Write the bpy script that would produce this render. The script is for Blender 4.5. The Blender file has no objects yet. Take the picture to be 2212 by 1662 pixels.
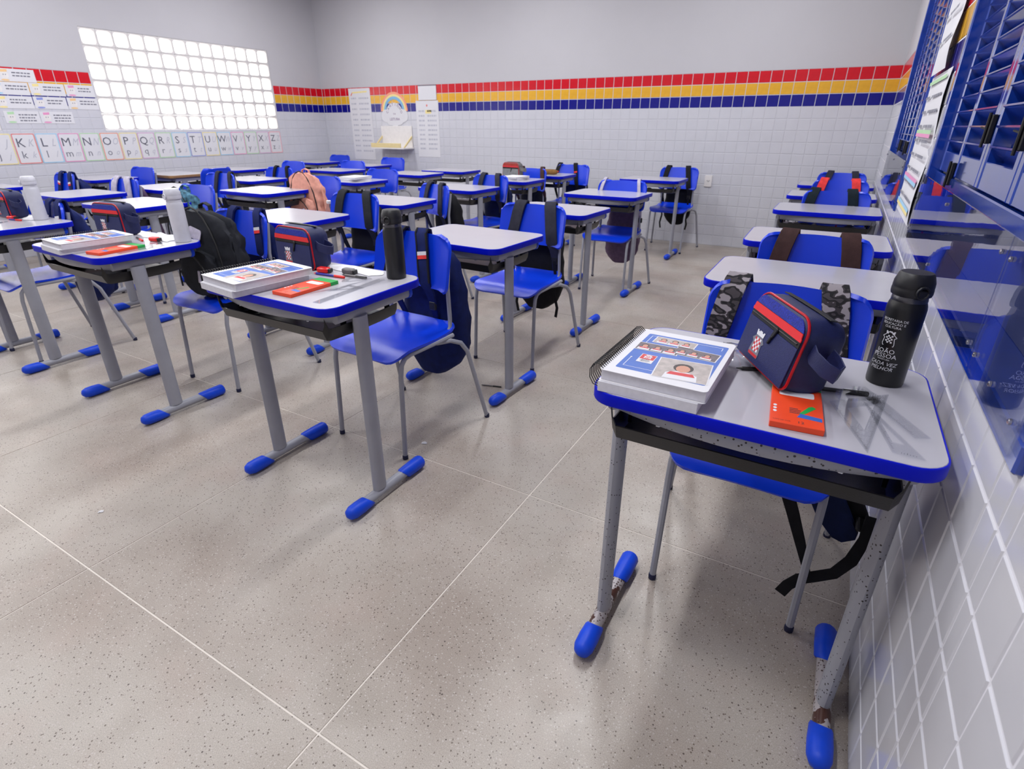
import bpy, math, random
from mathutils import Vector, Matrix, Euler
random.seed(7)
S = bpy.context.scene
COL = S.collection
PI = math.pi

# ---------------------------------------------------------------- camera, world, light, exposure
H, F, YAW, PITCH, ROLL, CX, CY = 1.24, 1177.0, -.5215, .4255, .0018, 1104.0, 806.0
fw = Vector((math.sin(YAW)*math.cos(PITCH), math.cos(YAW)*math.cos(PITCH), -math.sin(PITCH)))
rt = Vector((math.cos(YAW), -math.sin(YAW), 0))
up = rt.cross(fw)
r2 = rt*math.cos(ROLL)+up*math.sin(ROLL)
u2 = -rt*math.sin(ROLL)+up*math.cos(ROLL)
cd = bpy.data.cameras.new('camera')
cam = bpy.data.objects.new('camera', cd)
COL.objects.link(cam)
cam.matrix_world = Matrix(((r2.x, u2.x, -fw.x, 0), (r2.y, u2.y, -fw.y, 0), (r2.z, u2.z, -fw.z, H), (0, 0, 0, 1)))
cd.sensor_width = 36
cd.lens = F*36/2212
cd.shift_x = (1106-CX)/2212
cd.shift_y = (CY-831)/2212
cd.clip_start = .02
cd.dof.use_dof = True
cd.dof.focus_distance = 1.35
cd.dof.aperture_fstop = 7.0
S.camera = cam

S.view_settings.view_transform = 'Standard'
S.view_settings.look = 'None'
S.view_settings.gamma = 1
S.view_settings.use_curve_mapping = False
S.view_settings.exposure = 0.0

W = bpy.data.worlds.new('overcast_daylight')
S.world = W
W.use_nodes = True
wb = W.node_tree.nodes['Background']
wb.inputs[0].default_value = (1.0, .98, .95, 1)
wb.inputs[1].default_value = 7.0

LAMP_POWER = 35.0
LAMP_SPOTS = [(-5.7, .3), (-5.7, 2.5), (-5.7, 4.9), (-3.3, .3), (-3.3, 2.5), (-3.3, 4.9), (-1.0, .3), (-1.0, 2.5), (-1.0, 4.9)]
CEIL = 3.15

# ---------------------------------------------------------------- helpers
def lin(c):
    c /= 255.0
    return c/12.92 if c <= .04045 else ((c+.055)/1.055)**2.4
def rgb(r, g, b): return (lin(r), lin(g), lin(b), 1)

class MB:
    """collects vertices and faces of one mesh"""
    def __init__(s): s.v = []; s.f = []; s.m = []; s.cur = 0
    def add(s, vs, fs):
        o = len(s.v); s.v += [tuple(p) for p in vs]
        for f in fs: s.f.append(tuple(i+o for i in f)); s.m.append(s.cur)
        return s
    def box(s, x0, x1, y0, y1, z0, z1):
        return s.add([(x0,y0,z0),(x1,y0,z0),(x1,y1,z0),(x0,y1,z0),(x0,y0,z1),(x1,y0,z1),(x1,y1,z1),(x0,y1,z1)],
                     [(3,2,1,0),(4,5,6,7),(0,1,5,4),(1,2,6,5),(2,3,7,6),(3,0,4,7)])
    def cbox(s, x0, x1, y0, y1, z0, z1, b):
        """box with chamfered edges"""
        return s.rprism(rrect((x0+x1)/2, (y0+y1)/2, x1-x0, y1-y0, b*1.2, 1), z0, z1, b)
    def rings(s, rings, closed=True, cap0=True, cap1=True):
        n = len(rings[0]); o = len(s.v)
        for r in rings: s.v += [tuple(p) for p in r]
        for i in range(len(rings)-1):
            for j in range(n if closed else n-1):
                k = (j+1) % n
                s.f.append((o+i*n+j, o+i*n+k, o+(i+1)*n+k, o+(i+1)*n+j)); s.m.append(s.cur)
        if cap0: s.f.append(tuple(o+j for j in reversed(range(n)))); s.m.append(s.cur)
        if cap1: s.f.append(tuple(o+(len(rings)-1)*n+j for j in range(n))); s.m.append(s.cur)
        return s
    def rprism(s, out, z0, z1, b=.002):
        c = Vector((sum(p[0] for p in out)/len(out), sum(p[1] for p in out)/len(out)))
        def ins(d): return inset(out, d)
        rs = [[(x, y, z0) for x, y in ins(b)], [(x, y, z0+b) for x, y in out], [(x, y, z1-b) for x, y in out], [(x, y, z1) for x, y in ins(b)]]
        return s.rings(rs)
    def tube(s, pts, r, n=8, cap=True, ry=None, upv=None):
        """round (or flat, ry) tube along a polyline; r may be a list"""
        P = [Vector(p) for p in pts]; m = len(P); ring = []
        t = [(P[min(i+1, m-1)]-P[max(i-1, 0)]).normalized() for i in range(m)]
        nrm = Vector(upv) if upv else (Vector((0,0,1)) if abs(t[0].z) < .9 else Vector((1,0,0)))
        for i in range(m):
            nrm = (nrm - t[i]*nrm.dot(t[i])).normalized(); bi = t[i].cross(nrm)
            ra = r[i] if isinstance(r, (list, tuple)) else r
            rb = ra if ry is None else (ry[i] if isinstance(ry, (list, tuple)) else ry)
            ring.append([P[i]+nrm*(math.cos(2*PI*k/n)*ra)+bi*(math.sin(2*PI*k/n)*rb) for k in range(n)])
        return s.rings(ring, cap0=cap, cap1=cap)
    def lathe(s, prof, n=20, cx=0, cy=0, cap0=True, cap1=True):
        return s.rings([[(cx+r*math.cos(2*PI*k/n), cy+r*math.sin(2*PI*k/n), z) for k in range(n)] for r, z in prof], cap0=cap0, cap1=cap1)
    def ribbon(s, pts, wdir, w, th):
        """flat band swept along pts; wdir one vector or a list"""
        P = [Vector(p) for p in pts]; m = len(P); rs = []
        for i in range(m):
            t = (P[min(i+1, m-1)]-P[max(i-1, 0)]).normalized()
            wd = Vector(wdir[i] if isinstance(wdir, list) else wdir); wd = (wd-t*wd.dot(t)).normalized()
            nn = t.cross(wd); ww = w[i] if isinstance(w, list) else w
            a, b = wd*(ww/2), nn*(th/2)
            rs.append([P[i]-a*.94-b, P[i]+a*.94-b, P[i]+a, P[i]+a*.94+b, P[i]-a*.94+b, P[i]-a])
        return s.rings(rs)
    def grid(s, rows, th, flip=False):
        """closed shell from a grid of points, thickness th along the surface normal"""
        R = len(rows); N = len(rows[0]); G = [[Vector(p) for p in r] for r in rows]; B = []
        for i in range(R):
            b = []
            for j in range(N):
                du = G[i][min(j+1, N-1)]-G[i][max(j-1, 0)]; dv = G[min(i+1, R-1)][j]-G[max(i-1, 0)][j]
                nn = du.cross(dv); nn = nn.normalized() if nn.length > 1e-12 else Vector((0,0,1))
                b.append(G[i][j]-nn*th)
            B.append(b)
        o = len(s.v)
        for r in G: s.v += [tuple(p) for p in r]
        for r in B: s.v += [tuple(p) for p in r]
        q = R*N; add = lambda *f: (s.f.append(tuple(o+i for i in f)), s.m.append(s.cur))
        for i in range(R-1):
            for j in range(N-1):
                a, b, c, d = i*N+j, i*N+j+1, (i+1)*N+j+1, (i+1)*N+j
                add(a, b, c, d); add(q+d, q+c, q+b, q+a)
        for j in range(N-1):
            add(j+1, j, q+j, q+j+1); e = (R-1)*N; add(e+j, e+j+1, q+e+j+1, q+e+j)
        for i in range(R-1):
            add(i*N, (i+1)*N, q+(i+1)*N, q+i*N); add((i+1)*N+N-1, i*N+N-1, q+i*N+N-1, q+(i+1)*N+N-1)
        return s
    def poly(s, pts, z, th=0):
        n = len(pts)
        if th == 0: return s.add([(x, y, z) for x, y in pts], [tuple(range(n))])
        return s.rings([[(x, y, z) for x, y in pts], [(x, y, z+th) for x, y in pts]])
    def ring_plate(s, outer, inner, z0, z1):
        n = len(outer)
        return s.rings([[(x,y,z0) for x,y in outer],[(x,y,z1) for x,y in outer],[(x,y,z1) for x,y in inner],[(x,y,z0) for x,y in inner],[(x,y,z0) for x,y in outer]], cap0=False, cap1=False)
    def xf(s, M, start=0):
        for i in range(start, len(s.v)): s.v[i] = tuple(M @ Vector(s.v[i]))
        return s

def rrect(cx, cy, w, h, r, seg=5):
    p = []
    for sx, sy, a0 in ((1,-1,-90),(1,1,0),(-1,1,90),(-1,-1,180)):
        for k in range(seg+1):
            a = math.radians(a0+90*k/seg)
            p.append((cx+sx*(w/2-r)+r*math.cos(a), cy+sy*(h/2-r)+r*math.sin(a)))
    return p
def inset(out, d):
    n = len(out); res = []
    for i in range(n):
        a, b, c = Vector(out[i-1]), Vector(out[i]), Vector(out[(i+1) % n])
        e1, e2 = (b-a), (c-b)
        e1 = e1.normalized() if e1.length > 1e-9 else e2.normalized(); e2 = e2.normalized() if e2.length > 1e-9 else e1
        n1, n2 = Vector((-e1.y, e1.x)), Vector((-e2.y, e2.x))
        m = (n1+n2); m = m.normalized() if m.length > 1e-9 else n1
        res.append(tuple(b+m*(d/max(.4, m.dot(n1)))))
    return res
def ellipse(cx, cy, a, b, n=16, t0=0, t1=2*PI): return [(cx+a*math.cos(t0+(t1-t0)*k/n), cy+b*math.sin(t0+(t1-t0)*k/n)) for k in range(n)]

KIDS = {}
def build(name, mb, mats, parent=None, loc=(0,0,0), rot=(0,0,0), smooth=35):
    me = bpy.data.meshes.new(name); me.from_pydata(mb.v, [], mb.f)
    if not isinstance(mats, (list, tuple)): mats = [mats]
    for m in mats: me.materials.append(m)
    if len(mats) > 1: me.polygons.foreach_set('material_index', mb.m)
    if smooth:
        me.shade_smooth(); me.set_sharp_from_angle(angle=math.radians(smooth))
    me.update()
    return inst(name, me, parent, loc, rot)
def inst(name, me, parent=None, loc=(0,0,0), rot=(0,0,0)):
    o = bpy.data.objects.new(name, me); COL.objects.link(o)
    o.location = loc; o.rotation_euler = rot
    if parent: o.parent = parent; KIDS.setdefault(parent.name, []).append(o)
    return o
def tag(o, label, cat, group=None):
    o['label'] = label; o['category'] = cat
    if group: o['group'] = group
    return o
def thing(name, label, cat, loc=(0,0,0), rot=(0,0,0), group=None):
    o = bpy.data.objects.new(name, None); COL.objects.link(o); o.empty_display_size = .1
    o.location = loc; o.rotation_euler = rot if isinstance(rot, (tuple, list)) else (0,0,rot)
    return tag(o, label, cat, group)
def struct(name, mb, mat, smooth=0, parent=None):
    o = build(name, mb, mat, parent, smooth=smooth)
    if not parent: o['kind'] = 'structure'
    return o
def copy_tree(o, parent=None):
    c = o.copy(); COL.objects.link(c)
    if parent: c.parent = parent; KIDS.setdefault(parent.name, []).append(c)
    for ch in KIDS.get(o.name, []): copy_tree(ch, c)
    return c
def place(proto, used, loc, rot, label, group=None):
    o = copy_tree(proto) if used else proto
    o.location = loc; o.rotation_euler = (0,0,rot) if not isinstance(rot, (tuple, list)) else rot
    o['label'] = label
    if group: o['group'] = group
    return o

TXT = {}
def text_geo(t, size, align='CENTER'):
    k = (t, align)
    if k not in TXT:
        cu = bpy.data.curves.new('lettering', 'FONT'); cu.body = t; cu.size = 1; cu.align_x = align; cu.resolution_u = 2; cu.space_line = .9
        ob = bpy.data.objects.new('lettering', cu); COL.objects.link(ob)
        bpy.context.view_layer.update()
        dg = bpy.context.evaluated_depsgraph_get(); me = ob.evaluated_get(dg).to_mesh()
        TXT[k] = ([tuple(v.co) for v in me.vertices], [tuple(p.vertices) for p in me.polygons])
        ob.evaluated_get(dg).to_mesh_clear()
        bpy.data.objects.remove(ob); bpy.data.curves.remove(cu)
    vs, fs = TXT[k]
    return [(x*size, y*size, 0) for x, y, z in vs], fs
def text(mb, t, x, y, z, size, align='CENTER', shear=0, sx=1):
    vs, fs = text_geo(t, size, align)
    return mb.add([(x+vx*sx+shear*vy, y+vy, z) for vx, vy, _ in vs], fs)

# ---------------------------------------------------------------- materials
MATS = {}
def nodes(name):
    m = bpy.data.materials.new(name); m.use_nodes = True; nt = m.node_tree
    return m, nt, nt.nodes['Principled BSDF'], nt.nodes['Material Output']
def plain(name, col, rough=.5, metal=0, spec=.5, noise=.04, nscale=30, bump=0, bscale=200, coat=0):
    """procedural principled surface with slight colour variation and fine relief"""
    m, nt, b, out = nodes(name); L = nt.links
    b.inputs['Roughness'].default_value = rough; b.inputs['Metallic'].default_value = metal
    b.inputs['Specular IOR Level'].default_value = spec
    if coat: b.inputs['Coat Weight'].default_value = coat; b.inputs['Coat Roughness'].default_value = .08
    tc = nt.nodes.new('ShaderNodeTexCoord'); n = nt.nodes.new('ShaderNodeTexNoise'); n.inputs['Scale'].default_value = nscale; n.inputs['Detail'].default_value = 3
    L.new(tc.outputs['Object'], n.inputs['Vector'])
    r = nt.nodes.new('ShaderNodeValToRGB'); r.color_ramp.elements[0].position = .3; r.color_ramp.elements[1].position = .7
    r.color_ramp.elements[0].color = tuple(c*(1-noise) for c in col[:3])+(1,); r.color_ramp.elements[1].color = tuple(min(1, c*(1+noise)) for c in col[:3])+(1,)
    L.new(n.outputs['Fac'], r.inputs['Fac']); L.new(r.outputs['Color'], b.inputs['Base Color'])
    if bump:
        n2 = nt.nodes.new('ShaderNodeTexNoise'); n2.inputs['Scale'].default_value = bscale; L.new(tc.outputs['Object'], n2.inputs['Vector'])
        bp = nt.nodes.new('ShaderNodeBump'); bp.inputs['Strength'].default_value = bump; bp.inputs['Distance'].default_value = .002
        L.new(n2.outputs['Fac'], bp.inputs['Height']); L.new(bp.outputs['Normal'], b.inputs['Normal'])
    MATS[name] = m
    return m
def speckled(name, base, speck, amount, scale, rough=.45, rust=None):
    """painted steel with chips where the coat has worn off"""
    m, nt, b, out = nodes(name); L = nt.links; b.inputs['Roughness'].default_value = rough
    tc = nt.nodes.new('ShaderNodeTexCoord')
    v = nt.nodes.new('ShaderNodeTexVoronoi'); v.inputs['Scale'].default_value = scale; L.new(tc.outputs['Object'], v.inputs['Vector'])
    n = nt.nodes.new('ShaderNodeTexNoise'); n.inputs['Scale'].default_value = 9; n.inputs['Detail'].default_value = 2; L.new(tc.outputs['Object'], n.inputs['Vector'])
    s = nt.nodes.new('ShaderNodeMath'); s.operation = 'MULTIPLY'; s.inputs[1].default_value = amount; L.new(n.outputs['Fac'], s.inputs[0])
    lt = nt.nodes.new('ShaderNodeMath'); lt.operation = 'LESS_THAN'; L.new(v.outputs['Distance'], lt.inputs[0]); L.new(s.outputs[0], lt.inputs[1])
    mx = nt.nodes.new('ShaderNodeMix'); mx.data_type = 'RGBA'; mx.inputs['A'].default_value = base; mx.inputs['B'].default_value = speck
    L.new(lt.outputs[0], mx.inputs['Factor']); col = mx.outputs['Result']
    if rust:
        n3 = nt.nodes.new('ShaderNodeTexNoise'); n3.inputs['Scale'].default_value = 22; n3.inputs['Detail'].default_value = 5; L.new(tc.outputs['Object'], n3.inputs['Vector'])
        g = nt.nodes.new('ShaderNodeMath'); g.operation = 'GREATER_THAN'; g.inputs[1].default_value = rust[1]; L.new(n3.outputs['Fac'], g.inputs[0])
        m2 = nt.nodes.new('ShaderNodeMix'); m2.data_type = 'RGBA'; L.new(g.outputs[0], m2.inputs['Factor']); L.new(col, m2.inputs['A']); m2.inputs['B'].default_value = rust[0]; col = m2.outputs['Result']
    L.new(col, b.inputs['Base Color']); MATS[name] = m
    return m
def clear(name, tint=(1,1,1,1), ior=1.45, rough=.0, bump=0):
    """thin clear sheet: see-through with Fresnel reflection"""
    m, nt, b, out = nodes(name); L = nt.links; nt.nodes.remove(b)
    t = nt.nodes.new('ShaderNodeBsdfTransparent'); t.inputs['Color'].default_value = tint
    g = nt.nodes.new('ShaderNodeBsdfGlossy'); g.inputs['Roughness'].default_value = rough
    lw = nt.nodes.new('ShaderNodeLayerWeight'); lw.inputs['Blend'].default_value = .5
    r0 = ((ior-1)/(ior+1))**2
    pw = nt.nodes.new('ShaderNodeMath'); pw.operation = 'POWER'; pw.inputs[1].default_value = 4.5; L.new(lw.outputs['Facing'], pw.inputs[0])
    f = nt.nodes.new('ShaderNodeMath'); f.operation = 'MULTIPLY_ADD'; f.inputs[1].default_value = 1-r0; f.inputs[2].default_value = r0; L.new(pw.outputs[0], f.inputs[0])
    mx = nt.nodes.new('ShaderNodeMixShader'); L.new(f.outputs[0], mx.inputs[0]); L.new(t.outputs[0], mx.inputs[1]); L.new(g.outputs[0], mx.inputs[2])
    if bump:
        n = nt.nodes.new('ShaderNodeTexNoise'); n.inputs['Scale'].default_value = 7; tc = nt.nodes.new('ShaderNodeTexCoord'); L.new(tc.outputs['Object'], n.inputs['Vector'])
        bp = nt.nodes.new('ShaderNodeBump'); bp.inputs['Strength'].default_value = bump; bp.inputs['Distance'].default_value = .004; L.new(n.outputs['Fac'], bp.inputs['Height'])
        L.new(bp.outputs[0], g.inputs['Normal']); L.new(bp.outputs[0], lw.inputs['Normal'])
    L.new(mx.outputs[0], out.inputs['Surface']); MATS[name] = m
    return m
def terrazzo(name):
    m, nt, b, out = nodes(name); L = nt.links
    g = nt.nodes.new('ShaderNodeNewGeometry'); P = g.outputs['Position']
    def noise(s, d=2):
        n = nt.nodes.new('ShaderNodeTexNoise'); n.inputs['Scale'].default_value = s; n.inputs['Detail'].default_value = d; L.new(P, n.inputs['Vector']); return n.outputs['Fac']
    def ramp(f, a, ca, z, cz):
        r = nt.nodes.new('ShaderNodeValToRGB'); e = r.color_ramp.elements; e[0].position = a; e[0].color = ca; e[1].position = z; e[1].color = cz; L.new(f, r.inputs['Fac']); return r.outputs['Color']
    def mix(f, a, bb, mode='MIX'):
        x = nt.nodes.new('ShaderNodeMix'); x.data_type = 'RGBA'; x.blend_type = mode
        if isinstance(f, float): x.inputs['Factor'].default_value = f
        else: L.new(f, x.inputs['Factor'])
        for s, k in ((a, 'A'), (bb, 'B')):
            if isinstance(s, tuple): x.inputs[k].default_value = s
            else: L.new(s, x.inputs[k])
        return x.outputs['Result']
    base = ramp(noise(1.7, 4), .35, rgb(158,146,136), .65, rgb(180,172,163))
    base = mix(ramp(noise(4.5, 3), .52, (0,0,0,1), .72, (.35,.35,.35,1)), base, rgb(178,160,150))
    stain = ramp(noise(3.1, 1), .62, (0,0,0,1), .78, (.5,.5,.5,1))
    base = mix(stain, base, rgb(134,124,112))
    fine = ramp(noise(420, 2), .35, (.78,.78,.78,1), .65, (1.12,1.12,1.12,1))
    base = mix(.8, base, fine, 'MULTIPLY')
    def chips(scale, thr, w):
        v = nt.nodes.new('ShaderNodeTexVoronoi'); v.inputs['Scale'].default_value = scale; v.inputs['Randomness'].default_value = 1
        mp = nt.nodes.new('ShaderNodeMapping'); mp.inputs['Location'].default_value = (w, w*2, 0); mp.inputs['Rotation'].default_value = (0, 0, w)
        L.new(P, mp.inputs['Vector']); L.new(mp.outputs[0], v.inputs['Vector'])
        sp = nt.nodes.new('ShaderNodeSeparateColor'); L.new(v.outputs['Color'], sp.inputs[0])
        a = nt.nodes.new('ShaderNodeMath'); a.operation = 'MULTIPLY'; a.inputs[1].default_value = thr; L.new(sp.outputs[0], a.inputs[0])
        c = nt.nodes.new('ShaderNodeMath'); c.operation = 'LESS_THAN'; L.new(v.outputs['Distance'], c.inputs[0]); L.new(a.outputs[0], c.inputs[1])
        return c.outputs[0]
    base = mix(chips(150, .34, 1.3), base, rgb(184,176,170))
    base = mix(chips(120, .27, 4.1), base, rgb(112,101,92))
    base = mix(chips(75, .17, 7.7), base, rgb(88,78,72))
    L.new(base, b.inputs['Base Color'])
    rr = ramp(noise(6, 3), .3, (.28,.28,.28,1), .7, (.46,.46,.46,1)); L.new(rr, b.inputs['Roughness'])
    MATS[name] = m
    return m
def camo(name):
    m, nt, b, out = nodes(name); L = nt.links; b.inputs['Roughness'].default_value = .85
    tc = nt.nodes.new('ShaderNodeTexCoord'); mp = nt.nodes.new('ShaderNodeMapping'); mp.inputs['Scale'].default_value = (1, 1, 1.7); L.new(tc.outputs['Object'], mp.inputs[0])
    n = nt.nodes.new('ShaderNodeTexNoise'); n.inputs['Scale'].default_value = 38; n.inputs['Detail'].default_value = .6; L.new(mp.outputs[0], n.inputs['Vector'])
    r = nt.nodes.new('ShaderNodeValToRGB'); r.color_ramp.interpolation = 'CONSTANT'; e = r.color_ramp.elements
    e[0].position = 0; e[0].color = rgb(70,64,68); e[1].position = .40; e[1].color = rgb(26,24,28)
    x = e.new(.52); x.color = rgb(58,52,56); x = e.new(.585); x.color = rgb(158,150,154)
    L.new(n.outputs['Fac'], r.inputs['Fac']); L.new(r.outputs['Color'], b.inputs['Base Color']); MATS[name] = m
    return m

BLUE = (.004, .045, .62, 1)
M_white_top = plain('desk_laminate', rgb(180,178,186), .22, noise=.02, nscale=8)
M_band = plain('blue_edge_plastic', (.0003, .006, .52, 1), .40, noise=.05, spec=.14)
M_steel = plain('grey_painted_steel', rgb(150,151,160), .42, noise=.05, nscale=14)
M_worn = speckled('worn_painted_steel', rgb(150,151,160), rgb(38,30,30), .36, 100)
M_rust = speckled('rusty_bare_steel', rgb(165,158,160), rgb(60,40,34), .5, 120, .3, (rgb(72,44,36), .54))
M_tray = plain('black_tray_plastic', rgb(24,24,27), .28, noise=.1, bump=.15, bscale=500)
M_cap = plain('blue_cap_plastic', (.002, .055, .62, 1), .45, noise=.08, spec=.35)
M_seat = plain('blue_seat_plastic', (.003, .045, .70, 1), .26, noise=.05, nscale=6, bump=.15, bscale=900)
M_plug = plain('navy_rubber', rgb(20,24,60), .6)
M_brownedge = plain('bare_wood_edge', rgb(150,112,70), .6, noise=.12)
M_floor = terrazzo('terrazzo')
M_joint = plain('pale_floor_joint', rgb(222,214,205), .5, noise=.05)
M_wall = plain('white_wall_paint', rgb(192,190,194), .65, noise=.012, nscale=3, bump=.08, bscale=120)
M_grout = plain('white_grout', rgb(222,221,228), .8, noise=.03)
M_tile = plain('white_glazed_tile', rgb(204,204,211), .16, noise=.02, nscale=9)
M_grout2 = plain('tile_toned_grout', rgb(200,200,207), .5, noise=.02)
M_red = plain('red_glazed_tile', rgb(205,14,34), .16, noise=.05)
M_yel = plain('yellow_glazed_tile', rgb(226,170,48), .16, noise=.05)
M_blu = plain('blue_glazed_tile', rgb(10,12,128), .16, noise=.06)
M_conc = plain('white_block_concrete', rgb(222,218,216), .8, noise=.03, bump=.2, bscale=150)
M_bluesteel = plain('blue_enamel_steel', rgb(24,62,158), .13, noise=.12, nscale=25, bump=.04, bscale=60, coat=1)
M_lowpanel = plain('grey_blue_panel', rgb(72,82,128), .4)
M_slat = plain('blue_louvre_steel', rgb(8,36,140), .25, noise=.08, nscale=20, coat=1)
M_black = plain('black_metal', rgb(16,16,18), .4)
M_chrome = plain('bright_screw_steel', rgb(190,190,195), .25, metal=1)
M_acryl = clear('clear_acrylic_sheet', (.93,.94,.97,1), 1.49, .0, .12)
M_paper = plain('white_paper', rgb(220,219,223), .7, noise=.01)
M_papergrey = plain('printed_grey_ink', rgb(120,120,132), .8)
M_ink = plain('black_ink', rgb(45,45,52), .8)
M_letter = plain('soft_black_ink', rgb(96,96,110), .8)
M_inklight = plain('pale_grey_ink', rgb(188,188,198), .8)
M_pages = plain('page_edges', rgb(214,213,221), .75, noise=.05, nscale=90)
M_navy = plain('navy_nylon', rgb(22,30,78), .55, noise=.15, nscale=60, bump=.35, bscale=700)
M_navydot = plain('navy_dotted_nylon', rgb(26,34,88), .5, noise=.2, nscale=240, bump=.4, bscale=500)
M_meshblue = plain('bright_blue_mesh', rgb(22,40,150), .6, noise=.45, nscale=330, bump=.5, bscale=420)
M_redpipe = plain('red_piping', rgb(190,14,26), .35)
M_redband = plain('red_webbing', rgb(226,38,44), .55, bump=.2, bscale=500)
M_zip = plain('black_zip_tape', rgb(18,18,20), .6, noise=.2, nscale=300)
M_bottle = plain('black_bottle_coat', rgb(20,20,22), .35, noise=.1)
M_bottleneck = plain('dark_brushed_steel', rgb(96,96,100), .3, metal=.9)
M_lid = plain('black_lid_plastic', rgb(26,26,30), .45)
M_wbottle = plain('white_bottle_coat', rgb(206,206,214), .4)
M_print = plain('white_print', rgb(225,225,230), .6)
M_orange = plain('orange_card', rgb(236,72,30), .4, noise=.03)
M_green = plain('green_card', rgb(30,160,70), .5)
M_plastic = clear('clear_ruler_plastic', (.98,.985,.995,1), 1.5, .03)
M_film = clear('clear_crumpled_film', (.93,.93,.95,1), 1.6, .15)
M_redpl = plain('red_plastic', rgb(226,30,26), .35)
M_bluepl = plain('blue_plastic', rgb(36,40,150), .35)
M_greypl = plain('grey_plastic', rgb(98,94,96), .4)
M_yellowwood = plain('pale_yellow_wood', rgb(226,206,150), .6)
M_shelf = plain('white_shelf_board', rgb(228,224,222), .5)
FAB = {}
def fabric(n, c, noise=.18):
    if n not in FAB: FAB[n] = plain(n, c, .8, noise=noise, nscale=35, bump=.35, bscale=500, spec=.25)
    return FAB[n]
F_black = fabric('black_nylon', rgb(20,20,24)); F_grey = fabric('dark_grey_webbing', rgb(46,46,58)); F_navy = fabric('navy_canvas', rgb(14,28,84))
F_brown = fabric('brown_webbing', rgb(66,44,42)); F_red = fabric('coral_red_webbing', rgb(232,64,62)); F_mauve = fabric('mauve_nylon', rgb(98,78,100))
F_peach = fabric('peach_fabric', rgb(222,158,140), .1); F_white = fabric('pale_webbing', rgb(186,180,196)); F_char = fabric('charcoal_nylon', rgb(34,36,42))
F_blueb = fabric('dark_blue_nylon', rgb(12,26,66)); F_teal = fabric('patterned_teal_fabric', rgb(70,110,130), .8); F_camo = camo('grey_camouflage'); F_green = fabric('dark_green_webbing', rgb(22,34,42), .3)

for t_, a_ in [(c, 'CENTER') for c in 'JKLMNOPQRSTUWVYXZjklmnopqrstuwvyxzCANTIHO']+[(w, 'CENTER') for w in ('DA', 'LEITURA', '12', 'LÁPIS DE COR', 'JOÃO', 'PESSOA', 'PREFEITURA', 'CADA VEZ', 'MELHOR', 'SECRETARIA DE', 'EDUCAÇÃO E', 'CULTURA')]: text_geo(t_, 1, a_)

# ================================================================ THE ROOM
XR, XL, YB, YF = .267, -7.10, 6.60, -1.70     # inner faces of the finished walls
T = .1092                                     # tile pitch
TT = .008                                     # tile thickness

# floor: 1 m terrazzo fields between pale joint strips
fl = struct('floor', MB().box(XL-.2, XR+.2, YF-.2, YB+.2, -.12, -.0015), M_joint)
xs = [XL-.05]+[-.76+i for i in range(-6, 2) if XL+.1 < -.76+i < XR-.1]+[XR+.05]
ys = [YF-.05]+[.46+i for i in range(-3, 7) if YF < .46+i < YB]+[YB+.05]
for i in range(len(xs)-1):
    for j in range(len(ys)-1):
        g = .0024
        build('floor_slab', MB().box(xs[i]+g, xs[i+1]-g, ys[j]+g, ys[j+1]-g, -.006, 0), M_floor, fl, smooth=0)
struct('ceiling', MB().box(XL-.2, XR+.2, YF-.2, YB+.2, CEIL, CEIL+.15), M_wall)
struct('wall_front', MB().box(XL-.2, XR+.2, YF-.18, YF, 0, CEIL), M_wall)

# --- back wall with white tiles, and the red / yellow / blue border
wb_ = struct('wall_back', MB().box(XL-.2, XR+.2, YB+.0022, YB+.2, 0, CEIL).box(XL, XR, YB, YB+.004, 16*T, CEIL), M_grout2)
wb_.data.materials.append(M_wall)
for k in range(6, 12): wb_.data.polygons[k].material_index = 1
STRIPE = {13: M_blu, 14: M_yel, 15: M_red}
G = .0060
def tile_mesh(w, h, mat, nm='tile'):
    """tile lying in the local x/z plane, its glazed face towards -y"""
    mb = MB(); b = .0022
    a = [(0,TT-.001,0),(w,TT-.001,0),(w,TT-.001,h),(0,TT-.001,h)]; c = [(0,b,0),(w,b,0),(w,b,h),(0,b,h)]; d = [(b,0,b),(w-b,0,b),(w-b,0,h-b),(b,0,h-b)]
    mb.rings([a, c, d], cap0=False)
    me = bpy.data.meshes.new(nm); me.from_pydata(mb.v, [], mb.f); me.materials.append(mat); me.update(); return me
TM = {m.name: tile_mesh(T-G, T-G, m) for m in (M_red, M_yel, M_blu, M_tile)}
def stuff_tiles(name, parent, spots, mat, rot):
    mb = MB(); R = Euler(rot).to_matrix()
    for loc, w, h in spots:
        b = .0022
        a = [(0,TT-.001,0),(w,TT-.001,0),(w,TT-.001,h),(0,TT-.001,h)]; c = [(0,b,0),(w,b,0),(w,b,h),(0,b,h)]; d = [(b,0,b),(w-b,0,b),(w-b,0,h-b),(b,0,h-b)]
        o = len(mb.v); mb.rings([a, c, d], cap0=False)
        for i in range(o, len(mb.v)): mb.v[i] = tuple(R @ Vector(mb.v[i])+Vector(loc))
    o = build(name, mb, mat, parent, smooth=0); o['kind'] = 'stuff'; return o
def cols(a, b, start, pitch=T):
    """tile columns between a and b on the grid that begins at start: (pos, width)"""
    out = []; k = math.floor((a-start)/pitch)
    while start+k*pitch < b-.012:
        x0 = max(a, start+k*pitch); x1 = min(b, start+(k+1)*pitch)
        if x1-x0 > .02: out.append((x0+G/2, x1-x0-G))
        k += 1
    return out
ZR = (0, 0, -PI/2); ZL = (0, 0, PI/2)
spots = []
for x, w in cols(XL, XR, XR):
    for r in range(16):
        z = r*T+G/2
        if r in STRIPE:
            if abs(w-(T-G)) < 1e-4: inst('tile', TM[STRIPE[r].name], wb_, (x, YB, z))
            else: inst('tile', tile_mesh(w, T-G, STRIPE[r]), wb_, (x, YB, z))
        else: spots.append(((x, YB, z), w, T-G))
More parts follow.
